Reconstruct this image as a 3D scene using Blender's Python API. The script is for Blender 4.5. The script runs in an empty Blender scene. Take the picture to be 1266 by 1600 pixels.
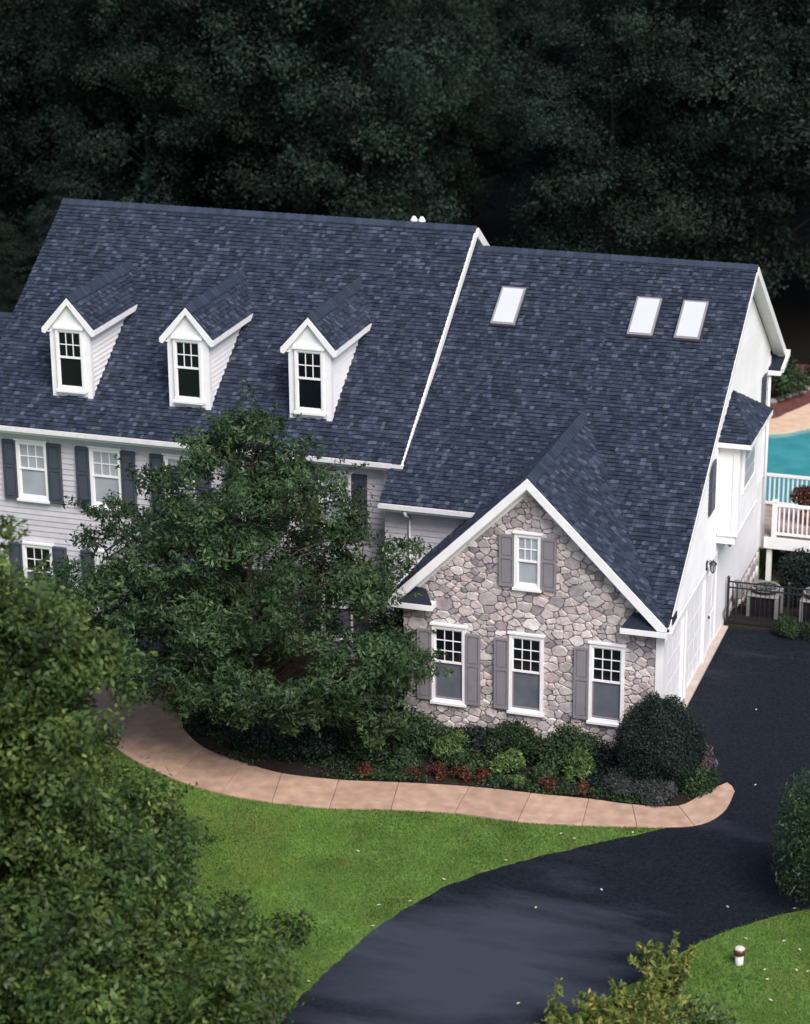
import bpy, math, random
import numpy as np
from mathutils import Vector, Matrix
random.seed(7); rng = np.random.default_rng(7)
sc = bpy.context.scene
COL = sc.collection

# ------------------------------------------------------------------ camera
cam_d = bpy.data.cameras.new('camera'); cam = bpy.data.objects.new('camera', cam_d); COL.objects.link(cam)
_r = Vector((0.95063401, 0.31024055, -0.00676686)); _u = Vector((-0.0991439, 0.32431419, 0.94073949)); _f = Vector((-0.29405012, 0.89362806, -0.33906255))
M4 = Matrix((_r, _u, -_f)).transposed().to_4x4(); M4.translation = Vector((11.6295, -50.4549, 24.5697)); cam.matrix_world = M4
cam_d.sensor_fit = 'VERTICAL'; cam_d.sensor_height = 24.0; cam_d.lens = 24.0*3791.05/1600.0
cam_d.clip_start = 0.5; cam_d.clip_end = 4000
cam_d.dof.use_dof = True; cam_d.dof.focus_distance = 57.0; cam_d.dof.aperture_fstop = 0.4
sc.camera = cam
# ------------------------------------------------------------------ sky, sun, exposure
SUN_DIR = Vector((0.44, -0.49, 0.75)).normalized()          # towards the sun
w = bpy.data.worlds.new('World'); sc.world = w; w.use_nodes = True
wn = w.node_tree; bg = wn.nodes['Background']
sky = wn.nodes.new('ShaderNodeTexSky'); sky.sky_type = 'NISHITA'; sky.sun_disc = False
sky.sun_elevation = math.asin(SUN_DIR.z); sky.sun_rotation = math.atan2(SUN_DIR.x, SUN_DIR.y)
sky.air_density = 1.0; sky.dust_density = 2.5; sky.ozone_density = 1.0
wn.links.new(sky.outputs[0], bg.inputs[0]); bg.inputs[1].default_value = 0.065
sun_d = bpy.data.lights.new('sun', 'SUN'); sun = bpy.data.objects.new('sun', sun_d); COL.objects.link(sun)
sun_d.energy = 1.5; sun_d.angle = math.radians(30); sun_d.color = (1.0, 0.97, 0.94)
sun.rotation_euler = (-SUN_DIR).to_track_quat('-Z', 'Y').to_euler(); sun.location = (30, -10, 60)
sc.view_settings.view_transform = 'Standard'; sc.view_settings.look = 'None'
sc.view_settings.exposure = 1.24; sc.view_settings.gamma = 1.0; sc.view_settings.use_curve_mapping = False

# ------------------------------------------------------------------ materials
def mat(name, col, rough=0.7, var=0.25, scale=6.0, bump=0.0, bscale=40.0, col2=None, attr=None, obj_random=0.0, spec=0.3, transl=0.0, ramp=None, detail=4, metal=0.0):
    m = bpy.data.materials.new(name); m.use_nodes = True; nt = m.node_tree; N = nt.nodes; L = nt.links
    b = N['Principled BSDF']; b.inputs['Roughness'].default_value = rough; b.inputs['Specular IOR Level'].default_value = spec
    b.inputs['Metallic'].default_value = metal
    tc = N.new('ShaderNodeTexCoord'); nz = N.new('ShaderNodeTexNoise'); nz.inputs['Scale'].default_value = scale; nz.inputs['Detail'].default_value = detail
    L.new(tc.outputs['Object'], nz.inputs['Vector'])
    mx = N.new('ShaderNodeMixRGB')
    c2 = col2 if col2 else tuple(c*(1-var) for c in col); c1 = col if col2 else tuple(min(1, c*(1+var)) for c in col)
    st = N.new('ShaderNodeMapRange'); st.inputs[1].default_value = 0.3; st.inputs[2].default_value = 0.7
    L.new(nz.outputs['Fac'], st.inputs[0]); L.new(st.outputs[0], mx.inputs[0])
    mx.inputs[1].default_value = (*c2, 1); mx.inputs[2].default_value = (*c1, 1)
    out = mx.outputs[0]
    if ramp:                      # per-piece colour, from an attribute (joined pieces) or the object's own random number
        cr = N.new('ShaderNodeValToRGB'); cr.color_ramp.interpolation = 'LINEAR'
        e = cr.color_ramp.elements
        while len(e) < len(ramp): e.new(0.5)
        for i, (p, c) in enumerate(ramp): e[i].position = p; e[i].color = (*c, 1)
        if attr:
            a = N.new('ShaderNodeAttribute'); a.attribute_name = attr; L.new(a.outputs['Fac'], cr.inputs[0])
        else:
            oi = N.new('ShaderNodeObjectInfo'); L.new(oi.outputs['Random'], cr.inputs[0])
        m2 = N.new('ShaderNodeMixRGB'); m2.blend_type = 'MULTIPLY'; m2.inputs[0].default_value = 1.0
        mx.inputs[1].default_value = (1-var, 1-var, 1-var, 1); mx.inputs[2].default_value = (1+var, 1+var, 1+var, 1)
        L.new(cr.outputs[0], m2.inputs[1]); L.new(mx.outputs[0], m2.inputs[2]); out = m2.outputs[0]
    if obj_random:
        oi = N.new('ShaderNodeObjectInfo'); mr = N.new('ShaderNodeMapRange'); mr.inputs[3].default_value = 1-obj_random; mr.inputs[4].default_value = 1+obj_random
        L.new(oi.outputs['Random'], mr.inputs[0]); m3 = N.new('ShaderNodeVectorMath'); m3.operation = 'SCALE'
        L.new(out, m3.inputs[0]); L.new(mr.outputs[0], m3.inputs['Scale']); out = m3.outputs[0]
    L.new(out, b.inputs['Base Color'])
    if bump:
        n2 = N.new('ShaderNodeTexNoise'); n2.inputs['Scale'].default_value = bscale; n2.inputs['Detail'].default_value = 5
        L.new(tc.outputs['Object'], n2.inputs['Vector']); bp = N.new('ShaderNodeBump'); bp.inputs['Strength'].default_value = bump; bp.inputs['Distance'].default_value = 0.02
        L.new(n2.outputs['Fac'], bp.inputs['Height']); L.new(bp.outputs[0], b.inputs['Normal'])
    if transl:
        t = N.new('ShaderNodeBsdfTranslucent'); L.new(out, t.inputs[0]); ms = N.new('ShaderNodeMixShader'); ms.inputs[0].default_value = transl
        L.new(b.outputs[0], ms.inputs[1]); L.new(t.outputs[0], ms.inputs[2]); L.new(ms.outputs[0], N['Material Output'].inputs['Surface'])
    return m

SH = [(0.0, (0.016, 0.022, 0.037)), (0.45, (0.030, 0.040, 0.066)), (0.85, (0.042, 0.054, 0.087)), (1.0, (0.082, 0.097, 0.142))]
MAT = dict(
    shingle=mat('shingle_asphalt', (.05, .06, .1), .8, .18, 60, .5, 220, attr='rnd', ramp=SH, spec=.25),
    deck=mat('roof_underlay', (.018, .02, .03), .9, .2),
    white=mat('white_paint', (.86, .84, .85), .55, .05, 3, .08, 30, spec=.35),
    siding=mat('grey_siding', (.56, .53, .575), .6, .06, 4, .1, 40, obj_random=.05),
    siding_white=mat('white_siding', (.86, .84, .85), .55, .07, 1.1, .06, 40, obj_random=.02),
    stone=mat('field_stone', (.3, .25, .28), .85, .22, 9, .7, 28, ramp=[(0, (.23, .21, .225)), (.15, (.34, .295, .31)), (.4, (.46, .405, .41)), (.65, (.56, .505, .50)), (.8, (.48, .385, .385)), (.9, (.63, .565, .55)), (1, (.72, .67, .66))]),
    mortar=mat('mortar', (.40, .375, .38), .95, .25, 20, .5, 60),
    shutter=mat('grey_shutter', (.235, .215, .24), .55, .06, 5, spec=.3),
    shutter_dark=mat('slate_shutter', (.062, .068, .095), .5, .08, 5, spec=.3),
    glass=mat('dark_glass', (.006, .008, .012), .06, .1, 2, spec=.35),
    screen=mat('insect_screen', (.115, .125, .15), .55, .15, 2.5, spec=.2, detail=2),
    curtain=mat('curtained_glass', (.34, .36, .40), .3, .12, 2.0, spec=.4, detail=1),
    skylight=mat('skylight_glass', (.56, .57, .59), .3, .02, 2, spec=.5),
    darkmetal=mat('dark_metal', (.02, .021, .026), .45, .1, 10, spec=.4),
    gutter=mat('gutter_paint', (.74, .72, .73), .5, .08, 8, spec=.35),
    concrete=mat('pink_concrete', (.45, .295, .215), .9, .2, 3.2, .25, 90, obj_random=.07, detail=8),
    slab=mat('apron_concrete', (.46, .38, .34), .9, .12, 3, .2, 60),
    stepstone=mat('step_stone', (.16, .18, .21), .85, .2, 4, .3, 30),
    bark=mat('bark', (.055, .042, .034), .95, .35, 9, .8, 20),
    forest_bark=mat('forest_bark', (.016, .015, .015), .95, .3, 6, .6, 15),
    mulch=mat('mulch', (.020, .014, .011), 1.0, .5, 18, 1.0, 60),
    coping=mat('pool_coping', (.66, .46, .33), .85, .12, 3, .2, 40),
    deckwood=mat('deck_boards', (.36, .27, .25), .7, .15, 5, obj_random=.1),
    ac=mat('ac_paint', (.22, .215, .21), .5, .12, 6, spec=.4),
    leafpale=mat('fallen_leaf_pale', (.62, .55, .46), .8, .25, 30),
    brick=mat('edging_red', (.20, .07, .05), .9, .3, 8, .4, 40),
    brown=mat('lamp_cap', (.10, .035, .025), .45, .2, 10, spec=.5),
    terracotta=mat('terracotta', (.35, .15, .09), .8, .15, 6),
    redbed=mat('red_mulch', (.13, .05, .045), 1, .4, 8, .8, 30),
    boulder=mat('bed_stone', (.25, .24, .24), .9, .3, 5, .5, 20),
)
def leafmat(name, ramp, transl=.22, rough=.5, spec=.3, var=.35, scale=1.2):
    return mat(name, (.1, .1, .1), rough, var, scale, attr='rnd', ramp=ramp, transl=transl, spec=spec, detail=3)
LM = dict(
    tree=leafmat('tree_leaf', [(0, (.011, .026, .012)), (.45, (.034, .068, .026)), (.8, (.074, .122, .042)), (1, (.19, .225, .10))], var=.45, scale=.8),
    near=leafmat('near_leaf', [(0, (.016, .034, .014)), (.4, (.052, .095, .026)), (.75, (.125, .18, .042)), (1, (.36, .38, .09))], .35, var=.5, scale=.9),
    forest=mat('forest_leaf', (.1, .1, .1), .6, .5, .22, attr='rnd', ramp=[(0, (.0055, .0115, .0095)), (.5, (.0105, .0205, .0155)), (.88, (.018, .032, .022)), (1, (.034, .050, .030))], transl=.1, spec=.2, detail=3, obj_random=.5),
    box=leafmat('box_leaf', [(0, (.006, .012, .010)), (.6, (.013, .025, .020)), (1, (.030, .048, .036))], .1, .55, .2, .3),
    shrub=leafmat('shrub_leaf', [(0, (.014, .03, .015)), (.6, (.035, .068, .026)), (1, (.085, .13, .05))]),
    bright=leafmat('bright_leaf', [(0, (.035, .07, .022)), (.6, (.095, .16, .045)), (1, (.24, .32, .12))]),
    yellow=leafmat('yellow_leaf', [(0, (.06, .09, .022)), (.5, (.15, .20, .045)), (.9, (.26, .28, .065)), (1, (.42, .32, .07))]),
    grey=leafmat('grey_leaf', [(0, (.03, .035, .036)), (.6, (.065, .07, .07)), (1, (.15, .145, .145))]),
    red=leafmat('red_leaf', [(0, (.03, .014, .010)), (.6, (.11, .035, .022)), (1, (.22, .075, .045))]),
    mauve=leafmat('mauve_leaf', [(0, (.10, .07, .07)), (1, (.28, .20, .20))]),
    grass=leafmat('grass_blade', [(0, (.055, .115, .025)), (.5, (.105, .19, .038)), (.9, (.16, .24, .055)), (1, (.27, .23, .09))], .25, .6, .2, .42, .5),
)

# ------------------------------------------------------------------ mesh helpers
class MB:
    def __init__(s): s.v = []; s.f = []; s.a = []
    def poly(s, pts):
        b = len(s.v); s.v.extend(tuple(p) for p in pts); s.f.append(tuple(range(b, b+len(pts)))); return s
    def box(s, x0, x1, y0, y1, z0, z1):
        b = len(s.v); s.v += [(x0,y0,z0),(x1,y0,z0),(x1,y1,z0),(x0,y1,z0),(x0,y0,z1),(x1,y0,z1),(x1,y1,z1),(x0,y1,z1)]
        s.f += [tuple(b+i for i in q) for q in ((0,3,2,1),(4,5,6,7),(0,1,5,4),(1,2,6,5),(2,3,7,6),(3,0,4,7))]; return s
    def prism(s, pts, d):                       # planar polygon extruded by vector d
        n = len(pts); b = len(s.v); d = Vector(d); P = [Vector(p) for p in pts]
        s.v += [tuple(p) for p in P] + [tuple(p+d) for p in P]
        s.f.append(tuple(b+i for i in range(n-1, -1, -1))); s.f.append(tuple(b+n+i for i in range(n)))
        for i in range(n): j = (i+1) % n; s.f.append((b+i, b+j, b+n+j, b+n+i))
        return s
    def beam(s, p, q, up, wd, ht):              # rectangular bar from p to q; up is the height direction, the bar's centre line runs p-q
        p, q, up = Vector(p), Vector(q), Vector(up); d = (q-p).normalized(); sd = d.cross(up).normalized(); up = sd.cross(d)
        a, c = sd*wd/2, up*ht/2
        return s.prism([p-a-c, p+a-c, p+a+c, p-a+c], q-p)
    def tube(s, pts, rad, n=6, cap=True):
        b0 = len(s.v); P = [Vector(p) for p in pts]
        for i, p in enumerate(P):
            d = (P[min(i+1, len(P)-1)]-P[max(i-1, 0)]).normalized()
            a = d.orthogonal().normalized() if abs(d.z) < .99 else Vector((1, 0, 0)); c = d.cross(a)
            if abs(d.z) < .99: a = Vector((-d.y, d.x, 0)).normalized(); c = d.cross(a)
            for k in range(n):
                t = 2*math.pi*k/n; s.v.append(tuple(p+(a*math.cos(t)+c*math.sin(t))*rad[i]))
        for i in range(len(P)-1):
            for k in range(n):
                k2 = (k+1) % n; s.f.append((b0+i*n+k, b0+i*n+k2, b0+(i+1)*n+k2, b0+(i+1)*n+k))
        if cap:
            s.f.append(tuple(b0+k for k in range(n-1, -1, -1))); s.f.append(tuple(b0+(len(P)-1)*n+k for k in range(n)))
        return s
    def lathe(s, c, prof, n=16):
        return s.tube([(c[0], c[1], c[2]+z) for z, r in prof], [max(r, .001) for z, r in prof], n)
    def build(s, name, m, parent=None, smooth=False, bevel=0):
        o = rootloc(parent); me = bpy.data.meshes.new(name)
        me.from_pydata([(v[0]-o[0], v[1]-o[1], v[2]-o[2]) for v in s.v], [], s.f)
        if s.a:
            at_ = me.attributes.new('rnd', 'FLOAT', 'FACE'); at_.data.foreach_set('value', s.a)
        me.materials.append(MAT[m] if isinstance(m, str) else m); me.update()
        if smooth: me.polygons.foreach_set('use_smooth', [True]*len(me.polygons))
        ob = bpy.data.objects.new(name, me); COL.objects.link(ob)
        if parent: ob.parent = parent
        if bevel:
            bv = ob.modifiers.new('bevel', 'BEVEL'); bv.width = bevel; bv.segments = 1; bv.limit_method = 'ANGLE'
        return ob
def rootloc(p):
    v = Vector((0, 0, 0))
    while p is not None: v += p.location; p = p.parent
    return v
def tag(o, label, cat, group=None):
    o['label'] = label; o['category'] = cat
    if group: o['group'] = group
    return o
def thing(name, label, cat, loc=(0, 0, 0), group=None):
    o = bpy.data.objects.new(name, None); o.empty_display_size = .2; COL.objects.link(o); o.location = loc
    return tag(o, label, cat, group)
def struct(o): o['kind'] = 'structure'; return o
def stuff(o): o['kind'] = 'stuff'; return o
def np_mesh(name, V, nper, m, parent=None, rnd=None):
    """V (n, nper, 3): n separate polygons of nper corners; rnd: one value for each"""
    n = V.shape[0]; o = rootloc(parent); me = bpy.data.meshes.new(name)
    me.vertices.add(n*nper); me.vertices.foreach_set('co', (V.reshape(-1, 3)-np.array(o)).ravel().astype(np.float32))
    me.loops.add(n*nper); me.loops.foreach_set('vertex_index', np.arange(n*nper, dtype=np.int32))
    me.polygons.add(n); me.polygons.foreach_set('loop_start', np.arange(0, n*nper, nper, dtype=np.int32))
    try: me.polygons.foreach_set('loop_total', np.full(n, nper, dtype=np.int32))
    except Exception: pass
    if rnd is not None:
        a = me.attributes.new('rnd', 'FLOAT', 'FACE'); a.data.foreach_set('value', rnd.astype(np.float32))
    me.materials.append(m); me.update(calc_edges=True)
    ob = bpy.data.objects.new(name, me); COL.objects.link(ob)
    if parent: ob.parent = parent
    return ob
def unit(a): return a/np.maximum(np.linalg.norm(a, axis=-1, keepdims=True), 1e-9)
def leaf_polys(c, out, size, aspect=.45, outw=.6, droop=.25, fold=.25):
    """diamond leaves at c (n,3) whose faces lean towards out"""
    n = len(c); nrm = unit(out*outw + rng.normal(size=(n, 3))*.6 + np.array([0, 0, .35]))
    t = unit(np.cross(nrm, rng.normal(size=(n, 3)))); t = unit(t + np.array([0, 0, -droop])); b = unit(np.cross(nrm, t)); nrm = np.cross(t, b)
    L = (size*(.7+.6*rng.random(n)))[:, None]; W = L*aspect*.5
    return np.stack([c - t*L*.5, c + b*W + nrm*W*fold, c + t*L*.5, c - b*W + nrm*W*fold], 1)
def in_poly(p, x, y):
    c = False; j = len(p)-1
    for i in range(len(p)):
        if (p[i][1] > y) != (p[j][1] > y) and x < (p[j][0]-p[i][0])*(y-p[i][1])/(p[j][1]-p[i][1])+p[i][0]: c = not c
        j = i
    return c
def inside_np(poly, x, y):
    c = np.zeros(len(x), bool); j = len(poly)-1
    for i in range(len(poly)):
        xi, yi = poly[i]; xj, yj = poly[j]
        if yi != yj: c ^= ((yi > y) != (yj > y)) & (x < (xj-xi)*(y-yi)/(yj-yi)+xi)
        j = i
    return c
def clip_half(P, a, b, c):                     # keep a*x+b*y<=c
    R = []
    for i in range(len(P)):
        p, q = P[i], P[(i+1) % len(P)]; dp = a*p[0]+b*p[1]-c; dq = a*q[0]+b*q[1]-c
        if dp <= 0: R.append(p)
        if (dp < 0 < dq) or (dq < 0 < dp): t = dp/(dp-dq); R.append((p[0]+(q[0]-p[0])*t, p[1]+(q[1]-p[1])*t))
    return R
def clip_convex(P, Q):                         # Q convex, ccw
    for i in range(len(Q)):
        a, b = Q[i], Q[(i+1) % len(Q)]; nx, ny = b[1]-a[1], a[0]-b[0]
        P = clip_half(P, nx, ny, nx*a[0]+ny*a[1])
        if len(P) < 3: return []
    return P
def smooth_curve(pts, sub):
    P = [Vector(p) for p in pts]; R = []
    for i in range(len(P)-1):
        p0, p1, p2, p3 = P[max(i-1, 0)], P[i], P[i+1], P[min(i+2, len(P)-1)]
        for k in range(sub):
            t = k/sub; R.append(.5*((2*p1)+(p2-p0)*t+(2*p0-5*p1+4*p2-p3)*t*t+(-p0+3*p1-3*p2+p3)*t**3))
    return R+[P[-1]]
def sstep(a, b, x): t = min(1, max(0, (x-a)/(b-a))); return t*t*(3-2*t)
def terrain(x, y): return -.85*sstep(8.4, 14, y)

# ------------------------------------------------------------------ ground, driveway, path
def ground_mat():
    m = mat('ground_grass', (.105, .19, .038), .95, .3, 1.3, .8, 70, detail=8, spec=.1); nt = m.node_tree; N = nt.nodes; L = nt.links
    b = N['Principled BSDF']; src = b.inputs['Base Color'].links[0].from_socket
    tc = N.new('ShaderNodeTexCoord')
    n1 = N.new('ShaderNodeTexNoise'); n1.inputs['Scale'].default_value = .42; n1.inputs['Detail'].default_value = 5; L.new(tc.outputs['Object'], n1.inputs['Vector'])
    r1 = N.new('ShaderNodeMapRange'); r1.inputs[1].default_value = .55; r1.inputs[2].default_value = .72; L.new(n1.outputs['Fac'], r1.inputs[0])
    m1 = N.new('ShaderNodeMixRGB'); L.new(r1.outputs[0], m1.inputs[0]); L.new(src, m1.inputs[1]); m1.inputs[2].default_value = (.16, .20, .045, 1)
    n3 = N.new('ShaderNodeTexNoise'); n3.inputs['Scale'].default_value = .8; n3.inputs['Detail'].default_value = 3; L.new(tc.outputs['Object'], n3.inputs['Vector'])
    r3 = N.new('ShaderNodeMapRange'); r3.inputs[1].default_value = .68; r3.inputs[2].default_value = .80; L.new(n3.outputs['Fac'], r3.inputs[0])
    m3 = N.new('ShaderNodeMixRGB'); L.new(r3.outputs[0], m3.inputs[0]); L.new(m1.outputs[0], m3.inputs[1]); m3.inputs[2].default_value = (.13, .075, .03, 1)
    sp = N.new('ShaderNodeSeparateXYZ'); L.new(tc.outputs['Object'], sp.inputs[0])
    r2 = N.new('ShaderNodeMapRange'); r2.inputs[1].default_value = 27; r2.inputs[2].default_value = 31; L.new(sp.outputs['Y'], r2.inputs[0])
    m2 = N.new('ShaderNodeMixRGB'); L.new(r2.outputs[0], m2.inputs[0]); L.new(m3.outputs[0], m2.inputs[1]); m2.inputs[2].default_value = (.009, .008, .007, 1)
    L.new(m2.outputs[0], b.inputs['Base Color']); return m
gx = [-2000, -400, -120, -60] + [(-40+2*i) for i in range(31)] + [40, 80, 200, 600, 2000]
gy = [-600, -150, -60] + [(-30+1.5*i) for i in range(31)] + [20, 24, 30, 40, 60, 100, 300, 1000, 3000]
g = MB(); g.v = [(x, y, terrain(x, y)) for y in gy for x in gx]; nx = len(gx)
g.f = [(j*nx+i, j*nx+i+1, (j+1)*nx+i+1, (j+1)*nx+i) for j in range(len(gy)-1) for i in range(nx-1)]
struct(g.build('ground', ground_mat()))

def asphalt_mat():
    m = mat('asphalt', (.009, .012, .018), .8, .6, 14, .5, 300, spec=.12); nt = m.node_tree; N = nt.nodes; L = nt.links
    b = N['Principled BSDF']; src = b.inputs['Base Color'].links[0].from_socket; tc = N.new('ShaderNodeTexCoord')
    mp = N.new('ShaderNodeMapping'); mp.inputs['Scale'].default_value = (.18, .62, 1); mp.inputs['Rotation'].default_value = (0, 0, .9); mp.inputs['Location'].default_value = (1.2, .35, 0); L.new(tc.outputs['Object'], mp.inputs[0])
    n1 = N.new('ShaderNodeTexNoise'); n1.inputs['Scale'].default_value = 1.0; n1.inputs['Detail'].default_value = 12; n1.inputs['Roughness'].default_value = .66; n1.inputs['Distortion'].default_value = .35; L.new(mp.outputs[0], n1.inputs['Vector'])
    # worn, greyer seal coat down the middle of the lower drive
    vd = N.new('ShaderNodeVectorMath'); vd.operation = 'DISTANCE'; vd.inputs[1].default_value = (-.4, -10.6, 0); L.new(tc.outputs['Object'], vd.inputs[0])
    rd = N.new('ShaderNodeMapRange'); rd.inputs[1].default_value = 5.0; rd.inputs[2].default_value = 0.5; rd.inputs[3].default_value = -.10; rd.inputs[4].default_value = .3; L.new(vd.outputs['Value'], rd.inputs[0])
    ad = N.new('ShaderNodeMath'); ad.operation = 'ADD'; L.new(n1.outputs['Fac'], ad.inputs[0]); L.new(rd.outputs[0], ad.inputs[1])
    r1 = N.new('ShaderNodeMapRange'); r1.inputs[1].default_value = .46; r1.inputs[2].default_value = .74; L.new(ad.outputs[0], r1.inputs[0])
    m1 = N.new('ShaderNodeMixRGB'); L.new(r1.outputs[0], m1.inputs[0]); L.new(src, m1.inputs[1]); m1.inputs[2].default_value = (.046, .050, .070, 1)
    L.new(m1.outputs[0], b.inputs['Base Color']); return m
left = [(1.15, 8.25), (1.2, 3), (1.2, .2), (2.2, -.3), (2.7, -1.05), (3.05, -1.45), (3.1, -1.8), (2.95, -2.3), (2.6, -3.0), (1.64, -3.92), (.47, -4.95), (-.65, -6.06), (-1.66, -7.38), (-2.3, -8.86), (-2.67, -10.19), (-2.94, -11.69), (-3.05, -12.47), (-3.1, -13.5), (-3.0, -16), (-2.2, -22), (0, -30), (4, -40)]
right = [(10, -40), (5, -30), (1.6, -22), (.6, -17), (.9, -14.2), (1.87, -11.88), (2.13, -11.45), (3.0, -9.83), (3.7, -8.33), (4.4, -7.31), (5.71, -6.07), (7.6, -4.9), (11, -4), (16, -3.6), (16, 8.3)]
dl = [(p.x, p.y) for p in smooth_curve([(a, b, 0) for a, b in left[9:]], 9)]; dr = [(p.x, p.y) for p in smooth_curve([(a, b, 0) for a, b in right], 9)]
drive_poly = left[:9] + [(x+random.uniform(-.03, .03), y+random.uniform(-.03, .03)) for x, y in dl+dr]
dm = MB(); dm.prism([(x, y, -.05) for x, y in drive_poly], (0, 0, .067))
struct(dm.build('driveway', asphalt_mat()))

walk_out = [(3.23, -1.27), (3.18, -2.38), (2.7, -3.2), (1.51, -3.61), (.35, -3.9), (-1.05, -4.15), (-2.49, -4.18), (-3.9, -4.42), (-5.23, -4.77), (-6.56, -4.88), (-7.8, -4.82), (-9.16, -4.44), (-10.5, -3.75), (-11.9, -2.6), (-13.0, -1.1), (-13.45, .45)]
walk_in = [(2.97, -.91), (2.6, -1.5), (2.17, -2.37), (1.17, -2.61), (.18, -2.62), (-1.14, -2.73), (-2.55, -2.83), (-4.15, -3.1), (-5.5, -3.38), (-6.87, -3.45), (-7.93, -3.17), (-9.1, -2.7), (-9.95, -1.9), (-10.4, -1.1), (-10.6, -.3), (-10.75, .45)]
path = struct(bpy.data.objects.new('path', None)); COL.objects.link(path)
S = 5; co = smooth_curve([(a, b, 0) for a, b in walk_out], S); ci = smooth_curve([(a, b, 0) for a, b in walk_in], S)
joints = [0, 2, 3, 4, 5, 6, 7, 8, 9, 10, 11, 12, 13, 14, 15]
for a, b in zip(joints[:-1], joints[1:]):
    A = co[a*S:b*S+1]; B = ci[a*S:b*S+1]
    if a == 0:
        A = [Vector((2.97+.01, -.89, 0)), Vector((3.12, -1.02, 0))] + A[0:]
    P = A + B[::-1]; c = sum(P, Vector())/len(P)
    P = [c+(p-c)*.992 for p in P]
    sm = MB(); sm.prism([(p.x, p.y, -.05) for p in P], (0, 0, .095+random.uniform(-.004, .004)))
    sm.build('paving_slab', 'concrete', path, bevel=.008)
bed = [(-10.85, .35), (-10.65, -.75), (-10.2, -1.95), (-9.2, -2.9), (-7.95, -3.35), (-6.85, -3.6), (-5.5, -3.5), (-4.2, -3.2), (-2.55, -2.93), (-1.14, -2.83), (.18, -2.72), (1.17, -2.7), (2.35, -2.45), (2.75, -1.65), (2.95, -1.0), (2.75, -.6), (2.1, -.05), (1.12, .2), (-4.9, .5), (-5.2, 3.3), (-10.3, 3.3)]
bm_ = MB(); bm_.prism([(x, y, -.04) for x, y in bed], (0, 0, .052)); struct(bm_.build('garden_bed', 'mulch'))

# ------------------------------------------------------------------ HOUSE
house = thing('house', 'white and grey two storey house with slate blue shingle roof and stone gable', 'house', (0, 0, 0))
XA, GH, ZF, ZA = -1.962, 3.274, 3.417, 6.637         # stone gable: ridge x, half width, foot z, apex z
GS = (ZA-ZF)/GH
WX1, WZR, WYR = 1.412, 9.455, 9.452                   # wing roof
WS = (WZR-ZF)/(WYR+.3)
def wz(y): return ZF+WS*(y+.3)
YGV = -.3+(ZA-ZF)/WS
MX0, MX1, MYR, MZR, MYE, MZE = -17.982, -6.048, 9.454, 9.968, 3.049, 5.501
MS = (MZR-MZE)/(MYR-MYE)
def mz(y): return MZE+MS*(y-MYE)

# --- shingles: every tab a small tilted slab; kept for one joined part, the nearest 300 become single pieces
SHG = []
def plane_shingles(o, u, v, region, e=.125, w0=.075, w1=.165):
    """o origin on the eave, u along the eave, v up the slope; region: convex ccw polygon in (u, v) metres"""
    o, u, v = Vector(o), Vector(u).normalized(), Vector(v).normalized(); n = u.cross(v)
    us = [p[0] for p in region]; vs = [p[1] for p in region]
    k = 0; vv = min(vs)
    while vv < max(vs):
        uu = min(us)-random.random()*w1
        while uu < max(us):
            wd = random.uniform(w0, w1); j = random.uniform(-.004, .012)
            P = clip_convex([(uu+.004, vv-j), (uu+wd-.004, vv-j), (uu+wd-.004, vv+e+.01), (uu+.004, vv+e+.01)], region)
            if len(P) >= 3:
                lift = random.uniform(.018, .042)
                SHG.append((o, u, v, n, P, vv, lift, random.random(), e))
            uu += wd
        vv += e; k += 1
nrm = lambda a: Vector(a).normalized()
# main front slope
mv = nrm((0, MYR-MYE, MZR-MZE)); ml = math.hypot(MYR-MYE, MZR-MZE)
plane_shingles((MX0, MYE, MZE), (1, 0, 0), mv, [(0, 0), (MX1-MX0, 0), (MX1-MX0, ml), (0, ml)])
# wing front slope, either side of the gable's valleys
wv = nrm((0, 1, WS)); wk = math.hypot(1, WS)
def wuv(x, y): return (x+6.3, (y+.3)*wk)
plane_shingles((-6.3, -.3, ZF), (1, 0, 0), wv, [wuv(-6.3, 2.0), wuv(-3.79, 2.0), wuv(XA, YGV), wuv(XA, WYR), wuv(-6.3, WYR)])
plane_shingles((-6.3, -.3, ZF), (1, 0, 0), wv, [wuv(XA, YGV), wuv(XA+GH, -.3), wuv(WX1, -.3), wuv(WX1, WYR), wuv(XA, WYR)])
# gable slopes
gl = math.hypot(GH, ZA-ZF); N_MAIN = len(SHG)
plane_shingles((XA+GH, -.3, ZF), (0, 1, 0), nrm((-GH, 0, ZA-ZF)), [(0, 0), (.02, 0), (YGV+.3, gl), (0, gl)])
N_GAB = len(SHG)
t0 = (XA-(-3.79))/GH; vmid = gl*(1-t0)
plane_shingles((XA-GH, YGV, ZF), (0, -1, 0), nrm((GH, 0, ZA-ZF)), [(YGV-2.4, 0), (YGV+.3, 0), (YGV+.3, vmid), (YGV-2.4, vmid)])
plane_shingles((XA-GH, YGV, ZF), (0, -1, 0), nrm((GH, 0, ZA-ZF)), [(YGV-2.0, vmid), (YGV+.3, vmid), (YGV+.3, gl), (0, gl)])
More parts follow.
